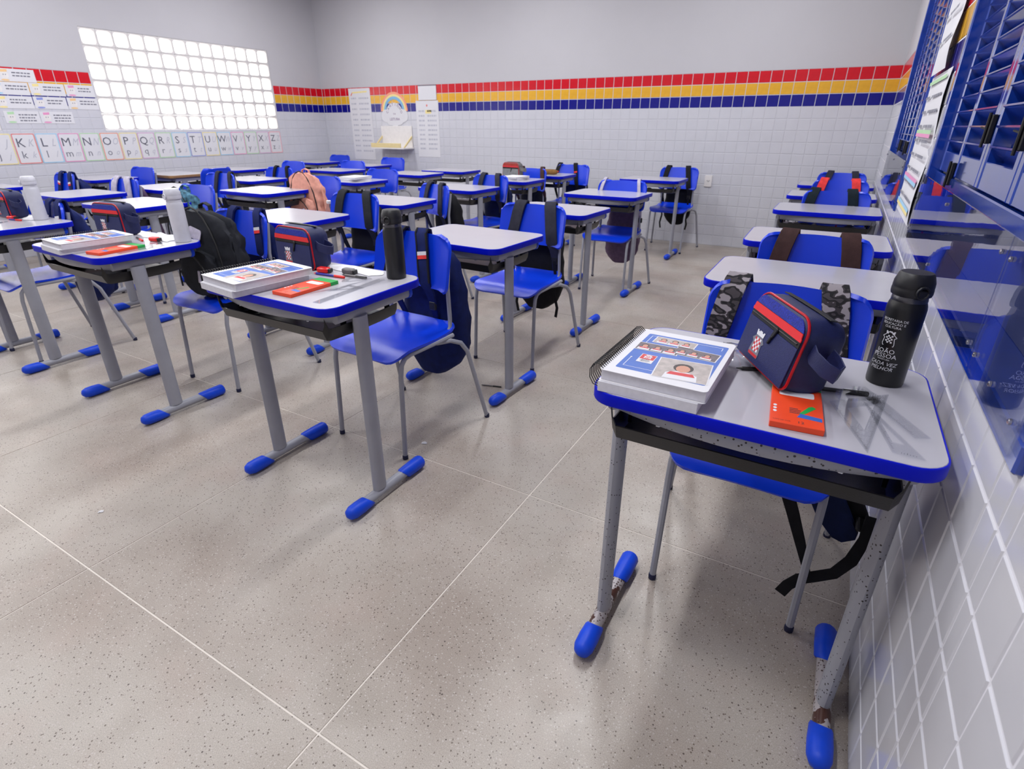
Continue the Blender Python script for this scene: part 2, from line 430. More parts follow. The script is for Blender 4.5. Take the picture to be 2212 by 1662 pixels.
stuff_tiles('white_tiles', wb_, spots, M_tile, (0,0,0))

# --- left wall with two openwork block windows
BP = .1620; WZ0 = 1.193; WROW = 6; WCOL = 14
WIN = [(3.447, 3.447+WCOL*BP), (2.53-WCOL*BP, 2.53)]
WZ1 = WZ0+WROW*BP
mb = MB()
xb = XL-.0
def lw(y0, y1, z0, z1, t0=-.16, t1=-.0022): mb.box(XL+t0, XL+t1, y0, y1, z0, z1)
lw(YF-.2, YB+.2, 0, WZ0); lw(YF-.2, YB+.2, WZ1, CEIL)
lw(YF-.2, WIN[1][0], WZ0, WZ1); lw(WIN[1][1], WIN[0][0], WZ0, WZ1); lw(WIN[0][1], YB+.2, WZ0, WZ1)
wl_ = struct('wall_left', mb, M_grout2)
nf = len(mb.f)
mb2 = MB(); SZ = 16*T
mb2.box(XL-.004, XL, YF, YB, WZ1, CEIL)
for a, b in ((YF, WIN[1][0]), (WIN[1][1], WIN[0][0]), (WIN[0][1], YB)): mb2.box(XL-.004, XL, a, b, SZ, WZ1)
build('plaster', mb2, M_wall, wl_, smooth=0)
spots = []
def left_tiles(a, b):
    for y, w in cols(a, b, YB):
        for r in range(16):
            z = r*T+G/2
            # tiles face +x: rotating by +90 deg turns local x to +y and -y to +x
            if r in STRIPE:
                if y < .6: continue
                me = TM[STRIPE[r].name] if abs(w-(T-G)) < 1e-4 else tile_mesh(w, T-G, STRIPE[r])
                inst('tile', me, wl_, (XL, y, z), ZL)
            else: spots.append(((XL, y, z), w, T-G))
left_tiles(WIN[0][1], YB); left_tiles(WIN[1][1], WIN[0][0]); left_tiles(YF, WIN[1][0])
for k in range(2):
    for y, w in cols(WIN[k][0], WIN[k][1], YB):
        for r in range(11):
            h = min(T, WZ0-r*T)-G
            if h > .01: spots.append(((XL, y, r*T+G/2), w, h))
stuff_tiles('white_tiles', wl_, spots, M_tile, ZL)
# one openwork block: square frame with a rounded opening, tapering inwards
bm_ = MB(); q = BP/2-.0012
def sq(h, r, x): return [(x, a, b) for a, b in rrect(0, 0, 2*h, 2*h, r, 5)]
bm_.rings([sq(q, .002, 0), sq(q, .002, -.10), sq(.058, .022, -.10), sq(.062, .026, -.05), sq(.0685, .030, -.006), sq(.0705, .031, 0), sq(q, .002, 0)], cap0=False, cap1=False)
bme = bpy.data.meshes.new('block'); bme.from_pydata(bm_.v, [], bm_.f); bme.materials.append(M_conc); bme.update()
for k, (y0, y1) in enumerate(WIN):
    wdw = bpy.data.objects.new('window_%d' % (k+3), None); COL.objects.link(wdw); wdw.location = (XL, y0, WZ0); wdw['kind'] = 'structure'
    for i in range(WCOL):
        for j in range(WROW): inst('block', bme, wdw, (-.004, (i+.5)*BP, (j+.5)*BP))

# --- right wall with two louvred steel windows behind clear sheets
N0, N1, FZ0, FZ1, SILL, TOP = .80, 2.585, 3.50, 5.22, .845, 2.42
mb = MB()
def rw(y0, y1, z0, z1): mb.box(XR+.0022, XR+.2, y0, y1, z0, z1)
rw(YF-.2, YB+.2, 0, SILL); rw(YF-.2, YB+.2, TOP, CEIL); rw(YF-.2, N0, SILL, TOP); rw(N1, FZ0, SILL, TOP); rw(FZ1, YB+.2, SILL, TOP)
wr_ = struct('wall_right', mb, M_grout)
mb2 = MB()
mb2.box(XR, XR+.004, YF, YB, TOP, CEIL)
for a, b in ((YF, N0), (N1, FZ0), (FZ1, YB)): mb2.box(XR, XR+.004, a, b, SZ, TOP)
build('plaster', mb2, M_wall, wr_, smooth=0)
spots = []
RS = 1.083                                     # a vertical joint of the right wall
def right_tiles(a, b, rows, top):
    for y, w in cols(a, b, RS):
        for r in rows:
            h = min(T, top-r*T)-G
            if h < .012: continue
            z = r*T+G/2
            # tiles face -x: rotating by -90 deg turns local x to -y and -y to -x
            full = abs(w-(T-G)) < 1e-4 and abs(h-(T-G)) < 1e-4
            if r in STRIPE:
                if .3 < y: inst('tile', TM[STRIPE[r].name] if full else tile_mesh(w, h, STRIPE[r]), wr_, (XR, y+w, z), ZR)
            elif .30 < y < 2.75: inst('tile', TM[M_tile.name] if full else tile_mesh(w, h, M_tile), wr_, (XR, y+w, z), ZR)
            else: spots.append(((XR, y+w, z), w, h))
right_tiles(N0, N1, range(8), SILL); right_tiles(FZ0, FZ1, range(8), SILL)
right_tiles(YF, N0, range(16), SZ); right_tiles(N1, FZ0, range(16), SZ); right_tiles(FZ1, YB, range(16), SZ)
stuff_tiles('white_tiles', wr_, spots, M_tile, ZR)

SP = .0435
def slat_mesh(w):
    mb = MB(); half = w/2
    # folded blade, tilted so that blades overlap; local x depth (inside is -x), y length, z up
    prof = [(-.020, .012), (-.021, .008), (-.017, .006), (.026, -.036), (.028, -.035), (-.015, .010)]
    mb.rings([[(x, -half, z) for x, z in prof], [(x, half, z) for x, z in prof]])
    me = bpy.data.meshes.new('slat'); me.from_pydata(mb.v, [], mb.f); me.materials.append(M_slat); me.update(); return me
def louvre_window(idx, y0, y1, leaves, label_sheet):
    w = bpy.data.objects.new('window_%d' % idx, None); COL.objects.link(w); w['kind'] = 'structure'
    fr = MB(); a, b = XR-.010, XR+.075; fwid = .045
    fr.cbox(a, b, y0, y1, SILL, SILL+.042, .003); fr.cbox(a, b, y0, y1, TOP-fwid, TOP, .003)
    fr.cbox(a, b, y0, y0+fwid, SILL+.042, TOP-fwid, .003); fr.cbox(a, b, y1-fwid, y1, SILL+.042, TOP-fwid, .003)
    fr.cbox(XR+.016, b, y0+fwid, y1-fwid, 1.062, 1.098, .003)
    build('window_frame', fr, M_bluesteel, w, smooth=0)
    pn = MB().cbox(XR+.060, XR+.066, y0+fwid, y1-fwid, SILL+.042, 1.062, .001)
    build('lower_panel', pn, M_lowpanel, w, smooth=0)
    bk = MB().cbox(XR+.120, XR+.124, y0+.01, y1-.01, 1.062, TOP-.01, .001)
    build('light_blocking_sheet', bk, M_slat, w, smooth=0)  # added backing sheet that keeps daylight from passing between the slats
    for (ly0, ly1, bays) in leaves:
        lf = MB(); z0, z1 = 1.102, TOP-fwid-.004; st = .034; p0, p1 = XR+.020, XR+.062
        ed = [ly0+.002]+[None]*(bays-1)+[ly1-.002]
        bw = (ly1-ly0-.004-st)/bays
        for k in range(bays+1):
            c = ly0+.002+st/2+k*bw
            lf.cbox(p0, p1, c-st/2, c+st/2, z0, z1, .003)
        lf.cbox(p0+.002, p1-.002, ly0+.004, ly1-.004, z0, z0+.062, .002); lf.cbox(p0+.002, p1-.002, ly0+.004, ly1-.004, z1-.05, z1, .002)
        leaf = build('leaf', lf, M_bluesteel, w, smooth=0)
        me = slat_mesh(bw-st+.004)
        n = int((z1-.05-(z0+.062))/SP)
        for k in range(bays):
            for j in range(n+1):
                inst('slat', me, leaf, (XR+.040, ly0+.002+st/2+(k+.5)*bw, z0+.086+j*SP))
    return w
w1 = louvre_window(1, N0, N1, [(.845, 1.140, 1), (1.140, 1.455, 1), (1.455, 1.815, 1), (1.815, 2.54, 2)], '')
w2 = louvre_window(2, FZ0, FZ1, [(3.545, 4.08, 2), (4.08, 4.64, 2), (4.64, 5.175, 2)], '')
def sheet(win, y0, y1, z0, z1):
    sh = build('clear_sheet', MB().cbox(XR-.016, XR-.0125, y0, y1, z0, z1, .001), M_acryl, win, smooth=0)
    for y in (y0+.03, (y0+y1)/2, y1-.03):
        for z in (z0+.035, z1-.03):
            mb = MB().lathe([(.002,0),(.0045,.001),(.0045,.004),(.002,.0055)], 8)
            build('screw', mb, M_chrome, sh, (XR-.0155, y, z), (0, -PI/2, 0))
sheet(w1, .815, 1.135, .862, 1.085); sheet(w1, 1.141, 2.57, .862, 1.085); sheet(w2, 3.515, 5.2, .862, 1.085)
def bolt_lock(win, y, z):
    lk = build('slide_lock', MB().cbox(XR+.008, XR+.020, y-.008, y+.008, z-.032, z+.032, .002).tube([(XR+.005,y,z-.040),(XR+.005,y,z+.036)], .0035, 8).tube([(XR+.005,y,z),(XR-.003,y+.014,z+.004)], .0022, 6), M_black, win)
for y, z in ((2.18, 1.11), (1.80, 1.235), (1.45, 1.23), (1.14, 1.11)): bolt_lock(w1, y, z)
for y, z in ((4.60, 1.13), (4.10, 1.13)): bolt_lock(w2, y, z)

# unseen ceiling lamps, added to light the room: housing and area light
for i, (x, y) in enumerate(LAMP_SPOTS):
    t = thing('added_ceiling_lamp', 'added long white ceiling lamp fitting, %s of the %s row of lamps' % (('front', 'middle', 'back')[i % 3], ('window side', 'centre', 'right-hand wall side')[i//3]), 'lamp', (x, y, CEIL), group='ceiling lamps added out of view')
    build('housing', MB().cbox(-.10, .10, -.62, .62, -.055, 0, .006), M_shelf, t, smooth=0)
    ld = bpy.data.lights.new('added_lamp_light', 'AREA'); ld.shape = 'RECTANGLE'; ld.size = .17; ld.size_y = 1.2; ld.energy = LAMP_POWER; ld.color = (.97, .98, 1.0)
    lo = bpy.data.objects.new('added_lamp_light', ld); COL.objects.link(lo); lo.parent = t; lo.location = (0, 0, -.06)

# ================================================================ DESKS
def make_desk(steel, footmat, bandmat):
    t = thing('student_desk', '', 'desk', group='student desks')
    out = rrect(0, 0, .600, .450, .055, 7)
    build('tabletop', MB().rprism(inset(out, .0035), .738, .7602, .0012), M_white_top, t)
    mb = MB(); z0, z1 = .7325, .7600
    mb.rings([[(x,y,z) for x,y in inset(out, d)] for d, z in ((.0038, z1-.003), (.0036, z1-.0004), (.002, z1), (.0006, z1-.0012), (0, z1-.004), (0, z0+.004), (.001, z0+.001), (.004, z0), (.012, z0+.001), (.012, z0+.006))], cap0=False, cap1=False)
    build('edge_band', mb, bandmat, t, smooth=60)
    # bowed front beam and the two side arms that carry the top
    pts = [(-.252+.504*k/12, -.155-.045*(1-((k-6)/6)**2), .7135) for k in range(13)]
    build('front_beam', MB().tube(pts, .0185, 10, ry=.011, upv=(0,0,1)), steel, t)
    for s in (-1, 1):
        arm = build('side_arm', MB().tube([(s*.262, -.165, .7135), (s*.262, .165, .7135)], .0185, 10, ry=.014, upv=(0,0,1)), steel, t)
        build('end_plug', MB().tube([(s*.262, .165, .7135), (s*.262, .178, .7135), (s*.262, .183, .7135)], [.0215, .0215, .014], 10, ry=[.017, .017, .010], upv=(0,0,1)), M_cap, arm)
        build('post', MB().tube([(s*.268, -.07, .045), (s*.268, -.07, .70)], .0300, 14, ry=.0165, upv=(0,1,0)), steel, t)
        ft = build('foot_rail', MB().tube([(s*.268, -.19, .0285), (s*.268, -.10, .0290), (s*.268, 0, .0292), (s*.268, .12, .0285)], .0185, 12), footmat, t)
        def cap(rows):
            return MB().rings([[(s*.268+r_*math.cos(2*PI*k/14), (yt+yl)/2+(yt-yl)/2*math.sin(2*PI*k/14), .0266+r_*math.sin(2*PI*k/14)) for k in range(14)] for yt, yl, r_ in rows])
        build('foot_cap', cap([(-.146, -.108, .0212), (-.152, -.120, .0245), (-.183, -.166, .0264), (-.211, -.204, .0256), (-.227, -.224, .0190), (-.2325, -.2325, .008)]), M_cap, ft, smooth=50)
        build('foot_cap', cap([(.040, .074, .0212), (.046, .080, .0248), (.100, .112, .0264), (.154, .157, .0264), (.162, .163, .0225)][::-1]), M_cap, ft, smooth=50)
    # book tray: shallow open tray of black plastic hung under the top
    tr = MB(); x1, ya, yb, zb = .249, -.185, .120, .645
    rows = []
    for y, z in ((ya-.012, zb+.036), (ya-.006, zb+.020), (ya, zb+.004), (ya+.012, zb), (-.06, zb-.004), (.05, zb-.002), (yb, zb+.002)):
        rows.append([(-x1-.003, y, z+.040), (-x1, y, z+.018), (-x1+.008, y, z), (-.12, y, z), (0, y, z), (.12, y, z), (x1-.008, y, z), (x1, y, z+.018), (x1+.003, y, z+.040)])
    tr.grid(rows, .003)
    tray = build('book_tray', tr, M_tray, t)
    for s in (-1, 1):
        for y in (-.11, .09): build('tray_hanger', MB().cbox(s*.236-.004, s*.236+.004, y-.010, y+.010, .650, .737, .001), M_tray, tray, smooth=0)
    for x in (-.16, .16): build('screw', MB().lathe([(.006,.0),(.0065,.002),(.003,.004)], 10), M_chrome, t, (x, -.178, .6955), (PI, 0, 0), smooth=40)
    return t
LINE = ['along the right-hand tiled wall', 'second from the right-hand wall', 'third from the right-hand wall', 'fourth from the right-hand wall', 'fifth from the right-hand wall', 'beside the block window wall']
ORD = ['front', 'second', 'third', 'fourth', 'fifth', 'sixth']
DESK = {}
desk_list = [  # column, row, x, y, turn
 (0,0,-.058,1.150,0), (0,1,-.052,2.153,.0), (0,2,-.052,2.985,.02), (0,3,-.048,4.150,0), (0,4,-.052,5.070,0), (0,5,-.048,6.020,0),
 (1,0,-1.492,1.246,0), (1,1,-1.500,2.215,-.05), (1,2,-1.560,3.290,-.04), (1,3,-1.585,4.300,-.03), (1,4,-1.660,5.790,0),
 (2,0,-2.770,1.262,-.01), (2,1,-2.780,2.205,0), (2,2,-2.790,3.070,.02), (2,3,-2.860,4.070,-.03), (2,4,-2.870,4.960,0), (2,5,-2.850,5.690,.03),
 (3,0,-3.900,1.245,0), (3,1,-4.145,2.085,.02), (3,2,-4.105,3.065,0), (3,3,-4.150,4.090,0), (3,4,-4.190,5.060,0), (3,5,-4.090,5.670,.03),
 (4,1,-5.130,2.165,0), (4,2,-5.050,2.810,.02), (4,3,-5.120,3.690,0), (4,4,-5.310,5.000,0), (4,5,-5.625,5.830,0),
 (5,1,-6.370,1.975,0), (5,2,-6.495,2.985,0), (5,3,-6.390,3.680,0), (5,4,-6.460,4.490,0), (5,5,-6.765,5.990,0)]
EXTRA = {(0,0): 'scuffed student desk with notebook, tilted pencil case and black bottle, nearest the camera', (1,0): 'student desk with notebook, upright pencil case, orange box and black bottle on it',
 (2,0): 'student desk with notebook and slim white bottle, beside the big black backpack', (3,0): 'student desk with white bottle, cut off by the left picture edge',
 (5,3): 'student desk with a bare brown edge below the alphabet cards', (2,4): 'student desk carrying the grey and red pencil case', (2,5): 'student desk carrying the brown pouch near the back wall',
 (3,3): 'student desk with a small stack of white books on it'}
worn = make_desk(M_worn, M_rust, M_band); norm = make_desk(M_steel, M_steel, M_band); brn = make_desk(M_steel, M_steel, M_brownedge)
n_used = False
rowc = {}
for c, r, x, y, a in desk_list:
    lab = EXTRA.get((c, r)) or 'empty white-topped student desk, %s from the front in the line %s' % (ORD[r], LINE[c])
    if (c, r) == (0, 0): o = place(worn, False, (x, y, 0), a, lab)
    elif (c, r) == (5, 3): o = place(brn, False, (x, y, 0), a, lab)
    else: o = place(norm, n_used, (x, y, 0), a, lab); n_used = True
    DESK[(c, r)] = (x, y)

# ================================================================ CHAIRS
def yb(z, x=0): return .092+(z-.64)*.22-.022*(x/.2)**2
def make_chair():
    t = thing('student_chair', '', 'chair', group='blue student chairs')
    # seat
    rows = []; r = .055
    ysq = [-.250,-.246,-.238,-.222,-.200,-.170,-.12,-.06,0,.06,.10,.122,.134,.140]
    for y in ysq:
        hw = .198-.012*(y+.25)/.39
        if y < -.25+r: d = -.25+r-y; hw -= r-math.sqrt(max(0, r*r-d*d))
        if y > .14-.035: d = y-(.14-.035); hw -= .035-math.sqrt(max(0, .035**2-d*d))
        row = []
        for k in range(11):
            u = -1+.2*k; x = hw*u
            z = .452+.010*u*u+.004*math.cos(3*u)
            if y < -.17: z -= ((-.17-y)/.08)**2*.034
            if y > .07: z += ((y-.07)/.07)**2*.022
            z -= .006*math.exp(-((y-.0)/.10)**2)
            row.append((x, y, z))
        rows.append(row)
    build('seat', MB().grid(rows, .011), M_seat, t, smooth=50)
    # backrest
    rows = []
    for v in (0,.02,.06,.12,.2,.35,.5,.65,.8,.88,.94,.98,1):
        z = .628+.205*v; hw = .200; rt_, rb_ = .045, .022
        if z > .833-rt_: d = z-(.833-rt_); hw -= rt_-math.sqrt(max(0, rt_**2-d*d))
        if z < .628+rb_: d = .628+rb_-z; hw -= rb_-math.sqrt(max(0, rb_**2-d*d))
        rows.append([(hw*u, yb(z+.010*(1-u*u)*v, hw*u)-(.014*max(0, abs(u)-.8)/.2), z+.009*(1-u*u)*v) for u in [-1+.2*k for k in range(11)]])
    build('backrest', MB().grid(rows, .012, ), M_seat, t, smooth=50)
    for s in (-1, 1):
        p = [(s*.187, -.232, .006), (s*.186, -.226, .12), (s*.184, -.214, .36), (s*.184, -.205, .405), (s*.184, -.185, .427), (s*.185, -.155, .4335), (s*.188, .02, .4335), (s*.188, .105, .4335)]
        l = build('leg', MB().tube(p, .0098, 8), M_steel, t)
        build('foot_plug', MB().lathe([(.0112,0),(.0118,.003),(.0115,.016),(.0102,.018)], 10, s*.187, -.232), M_plug, l)
        p = [(s*.170, .020, .4200), (s*.200, .075, .4205), (s*.218, .120, .400), (s*.228, .150, .355), (s*.262, .238, .006)]
        l = build('leg', MB().tube(p, .0098, 8), M_steel, t)
        build('foot_plug', MB().lathe([(.0112,0),(.0118,.003),(.0115,.016),(.0102,.018)], 10, s*.262, .239), M_plug, l)
        p = [(s*.172, .040, .4335), (s*.172, .090, .440), (s*.170, .112, .462), (s*.168, .116, .50), (s*.166, .112, .64), (s*.160, .138, .79)]
        build('upright', MB().tube(p, .0105, 8, ry=.0078), M_steel, t)
    build('cross_bar', MB().tube([(-.186, -.12, .4300), (.186, -.12, .4300)], .007, 6).tube([(-.180, .045, .4270), (.180, .045, .4270)], .007, 6), M_steel, t)
    return t
chair0 = make_chair(); ch_used = False
def chair(x, y, a, label):
    global ch_used
    o = place(chair0, ch_used, (x, y, 0), a, label); ch_used = True
    return (x, y, a)

# ================================================================ BACKPACKS
def pillow(w, d, h, z0, yfront, n=22, rings=15, taper=.82, seed=0, bulge=1.0, wr=.006, base=.9):
    """soft bag body: superellipse sections stacked in z, its flat side at y = yfront"""
    mb = MB(); rnd = random.Random(seed); ph = [rnd.uniform(0, 6) for _ in range(8)]; rs = []
    for i in range(rings):
        t = i/(rings-1)
        e = (1-abs(2*t-1)**5)**.42 if 0 < t < 1 else .0
        e = max(e, .42)
        wx = w/2*e*(base+(1-base)*min(1, t*3))*(1-(1-taper)*t**2.2); dy = d*(.35+.65*e)*(1-.35*t**1.6)*bulge
        z = z0+h*t; ring = []
        for k in range(n):
            a = 2*PI*k/n; c, s_ = math.cos(a), math.sin(a)
            px = wx*math.copysign(abs(c)**.62, c); py = yfront+dy*.5+dy*.5*math.copysign(abs(s_)**.7, s_)
            q = wr*(math.sin(5*a+ph[0]+4*t)+.8*math.sin(9*t*PI+ph[1]+2*a)+.6*math.sin(11*a+ph[2]-7*t))
            ring.append((px+q*c, py+q*s_*(1 if s_ > 0 else .2), z+.4*q))
        rs.append(ring)
    return mb.rings(rs)
def hung_bag(pos, label, body, strap, xs=(-.105, .095), sw=.058, w=.32, d=.15, top=.79, bot=.30, tagm=None, seed=1, edge=None, tails=False, pocket=None, group='backpacks hung on chairs', badge=None, tilt=0):
    x, y, a = pos
    t = thing('backpack', label, 'backpack', (x, y, 0), a, group)
    b = build('body', pillow(w, d, top-bot, bot, .152, seed=seed), body, t, smooth=60)
    pk = build('front_pocket', pillow(w*.74, .045, (top-bot)*.42, bot+.03, .152+d*.80, seed=seed+3, wr=.003), pocket or body, t, smooth=60)
    build('zip', MB().tube([(w*.30*u, .152+d*.80+.046*(1-.3*u*u), bot+.03+(top-bot)*.30) for u in (-1,-.5,0,.5,1)], .003, 6), M_zip, pk)
    build('top_loop', MB().ribbon([(-.03, .165, top-.01), (-.028, .160, top+.022), (0, .158, top+.034), (.028, .160, top+.022), (.03, .165, top-.01)], (0,1,0), .018, .004), strap, t)
    for i, sx in enumerate(xs):
        lean = .020*(1 if i == 0 else -1)+tilt
        path = [(sx*.9, .170, top-.05), (sx*.95, .158, .815), (sx, yb(.852)+.012, .852), (sx+lean*.05, yb(.852)-.004, .856), (sx-lean*.2, yb(.838)-.020, .841), (sx-lean*.7, yb(.79, sx)-.018, .795), (sx-lean*1.3, yb(.72, sx)-.017, .72), (sx-lean*2, yb(.65, sx)-.016, .65), (sx-lean*2.2, .100, .605), (sx-lean*2.1, .120, .55), (sx-lean*1.6, .146, .48), (sx-lean, .170, .42)]
        st = build('strap', MB().ribbon(path, (1,0,0), [sw]*8+[sw*.8, sw*.6, sw*.45, sw*.45], .010), strap, t, smooth=50)
        if edge:
            for e in (-1, 1):
                build('strap_edge', MB().ribbon([(px+e*sw*.46, py-.0035, pz+.001) for px, py, pz in path[2:8]], (1,0,0), .008, .007), edge, st, smooth=50)
        if tagm:
            p, q_ = Vector(path[5]), Vector(path[6]); m = (p+q_)/2; dd = (q_-p).normalized()
            for k, mt in enumerate(tagm):
                c = m+dd*(-.008+.015*k)
                build('tag', MB().ribbon([c-dd*.0075+Vector((0,-.007,0)), c+dd*.0075+Vector((0,-.007,0))], (1,0,0), sw*.84, .003), mt, st, smooth=0)
        if badge:
            p = Vector(path[6])
            build('badge', MB().ring_plate(ellipse(0,0,.016,.016,16), ellipse(0,0,.011,.011,16), 0, .002).poly(ellipse(0,0,.006,.008,8), 0, .002), badge, st, (p.x, p.y-.006, p.z+.02), (PI/2, 0, 0), smooth=0)
        if tails or i == 1:
            bz = path[9]
            build('buckle', MB().cbox(bz[0]-.017, bz[0]+.017, bz[1]-.010, bz[1]+.006, bz[2]-.028, bz[2]+.010, .003), M_black, st, smooth=0)
        if tails:
            tp = [(sx-lean*2.1, .110, .54), (sx-lean*2.5, .120, .44), (sx-lean*1.5, .150, .34), (sx-lean*2.4, .160, .25), (sx-lean*1.9, .165, .19)]
            build('strap_tail', MB().ribbon(tp, (1,0,0), .018, .003), F_black, st, smooth=50)
    return t

C_ = {}
C_['A'] = chair(-.062, 1.520, 0, 'blue plastic chair with camouflage straps at the nearest desk')
C_['D'] = chair(-.040, 2.420, 0, 'blue plastic chair draped with brown straps')
C_['Fq'] = chair(-.010, 4.340, 0, 'blue plastic chair with dark badge-printed straps')
C_['Gq'] = chair(-.005, 5.270, 0, 'blue plastic chair with coral red straps')
C_['Hq'] = chair(-.010, 6.190, 0, 'rearmost blue chair by the right-hand wall, black straps over it')
C_['B'] = chair(-1.487, 1.660, -.05, 'blue plastic chair with navy backpack beside the black bottle desk')
C_['C'] = chair(-1.462, 2.685, .0, 'blue plastic chair with dark grey straps in the second line, with black backpack')
C_['J'] = chair(-1.530, 4.360, 0, 'blue plastic chair with pale straps and mauve backpack')
C_['K'] = chair(-1.530, 6.170, 0, 'blue chair against the back wall beside the socket')
C_['L'] = chair(-2.645, 1.700, .03, 'blue plastic chair holding the big black backpack')
C_['M'] = chair(-2.700, 2.570, .02, 'blue plastic chair with black straps next to the clear bottle')
C_['N'] = chair(-2.660, 3.320, -.38, 'blue plastic chair third from the front in the third line')
C_['T'] = chair(-2.740, 4.270, -.15, 'blue plastic chair fourth from the front in the third line')
C_['U'] = chair(-2.850, 5.230, .0, 'blue plastic chair half hidden behind the grey pencil case')
C_['V'] = chair(-2.690, 5.990, .04, 'blue plastic chair behind the brown pouch desk at the back')
C_['lm'] = chair(-3.935, 1.375, 0, 'blue plastic chair at the desk on the left picture edge')
C_['l2'] = chair(-4.115, 2.400, .04, 'blue plastic chair with a patterned teal bag')
C_['R'] = chair(-3.910, 3.420, .10, 'blue plastic chair holding the peach backpack')
C_['bk'] = chair(-4.060, 4.340, .03, 'empty blue chair behind the stack of white books')
C_['a1'] = chair(-5.080, 2.390, .03, 'blue plastic chair with a pale purple backpack in the fifth line')
C_['a3'] = chair(-4.960, 3.160, .02, 'blue plastic chair hung with many grey straps')
C_['b2'] = chair(-5.130, 3.950, .02, 'blue chair with two thin black straps in the fifth line')
C_['w1'] = chair(-5.360, 5.240, 0, 'empty blue chair, fourth in the fifth line from the right-hand wall')
C_['w2'] = chair(-5.440, 6.080, .03, 'empty blue chair below the wall shelf')
C_['s4'] = chair(-5.930, 4.800, .0, 'empty blue chair standing in the aisle, its legs showing')
C_['z0'] = chair(-6.150, 2.420, -.06, 'blue chair with navy straps under the alphabet cards')
C_['a2'] = chair(-6.380, 3.240, .03, 'empty blue chair below letters O and P')
C_['s3'] = chair(-5.760, 3.670, -1.35, 'blue chair turned sideways next to the brown-edged desk')
C_['w3'] = chair(-6.620, 6.240, .0, 'empty blue chair in the far back corner')

RW = (M_paper, F_red)
hung_bag(C_['A'], 'dark blue backpack with grey camouflage straps at the nearest desk', F_blueb, F_camo, (-.135, .105), .066, bot=.24, top=.70, w=.30, seed=2, tails=False)
hung_bag(C_['D'], 'backpack with wide brown straps', F_char, F_brown, (-.10, .115), .068, seed=3)
hung_bag(C_['Fq'], 'backpack with dark green badge-printed straps', F_black, F_green, (-.135, .085), .062, seed=4, d=.12, badge=F_white)
hung_bag(C_['Gq'], 'backpack with coral red straps', F_char, F_red, (-.12, .10), .062, seed=5, d=.12)
hung_bag(C_['Hq'], 'black backpack on the rearmost chair by the right-hand wall', F_black, F_grey, (-.10, .10), .056, seed=6, d=.12)
hung_bag(C_['B'], 'navy backpack with red and white strap tags, on the chair by the black bottle', F_navy, F_navy, (-.085, .035), .058, w=.34, d=.17, bot=.20, tagm=RW, seed=7, edge=F_black)
hung_bag(C_['C'], 'black backpack with dark grey straps in the second line of desks', F_black, F_grey, (-.085, .095), .070, w=.30, bot=.23, seed=8, tails=True)
hung_bag(C_['J'], 'mauve backpack with pale straps', F_mauve, F_white, (-.155, .125), .026, w=.30, d=.14, top=.66, bot=.17, seed=9)
hung_bag(C_['K'], 'black backpack hung against the back wall beside the socket', F_black, F_black, (-.12, .08), .052, w=.30, bot=.24, seed=10, tails=True)
hung_bag(C_['L'], 'navy backpack with red and white tag behind the big black backpack', F_navy, F_navy, (-.07, .115), .050, bot=.26, tagm=RW, seed=11)
hung_bag(C_['M'], 'black backpack with black straps next to the clear bottle', F_black, F_char, (-.115, .085), .066, seed=12)
hung_bag(C_['N'], 'black backpack with grey straps on the third chair of the third line', F_black, F_grey, (-.10, .055), .050, seed=13)
hung_bag(C_['T'], 'dark blue backpack with grey-blue straps on the fourth chair of the third line', F_blueb, F_grey, (-.10, .06), .052, seed=14)
hung_bag(C_['U'], 'dark backpack half hidden behind the grey pencil case', F_char, F_brown, (-.10, .14), .045, seed=15, d=.1, w=.28)
hung_bag(C_['V'], 'dark backpack with a red strap tag at the back of the third line', F_blueb, F_black, (-.165, .02), .045, seed=16, tagm=(F_red,), d=.12)
hung_bag(C_['lm'], 'navy backpack with red and white tags at the left picture edge', F_navy, F_navy, (.02, .12), .055, tagm=RW, seed=17, bot=.24)
hung_bag(C_['a1'], 'pale purple backpack in the fifth line of desks', F_mauve, F_white, (-.13, .02), .075, seed=19, d=.1)
hung_bag(C_['a3'], 'dark bag with many grey straps', F_char, F_grey, (-.05, .115), .045, seed=20, d=.12)
hung_bag(C_['b2'], 'dark backpack with two thin black straps in the fifth line', F_black, F_black, (-.07, .09), .036, seed=21, d=.10)
hung_bag(C_['z0'], 'navy backpack with red tags under the alphabet cards', F_navy, F_navy, (-.09, .09), .06, tagm=RW, seed=22)

# loose belt and padded strap of the nearest chair's bag, drooping towards the floor
t = thing('hanging_belt', 'black webbing belt drooping under the nearest chair', 'strap', (0, 0, 0))
P = lambda *a: [Vector(p) for p in a]
build('belt', MB().ribbon(P((.030,1.345,.430),(.041,1.34,.395),(.068,1.335,.335),(.098,1.33,.263),(.120,1.33,.205),(.136,1.33,.165)), (.95,.2,.3), [.034,.032,.030,.026,.020,.016], .003), F_black, t, smooth=50)
build('belt_end', MB().ribbon(P((.085,1.325,.082),(.098,1.33,.112),(.120,1.332,.143),(.150,1.335,.163),(.192,1.35,.182),(.222,1.37,.222),(.240,1.40,.275),(.243,1.43,.33)), [Vector((-.8,.1,.5))]*2+[Vector((-.5,.1,.8))]+[Vector((-.1,.1,1))]*2+[Vector((.45,-.1,-.8))*-1]*3, [.030,.030,.032,.034,.036,.036,.034,.03], .003), F_black, t, smooth=50)
build('padded_strap', MB().ribbon(P((.095,1.455,.425),(.125,1.445,.365),(.165,1.435,.300),(.200,1.43,.255),(.212,1.43,.243)), (.75,-.2,.45), [.075,.088,.088,.070,.040], .016), F_blueb, t, smooth=50)
build('strap_binding', MB().ribbon(P((.135,1.462,.440),(.165,1.456,.395),(.205,1.448,.335),(.232,1.442,.290)), (.75,-.2,.45), [.05,.055,.05,.045], .012), F_black, t, smooth=50)
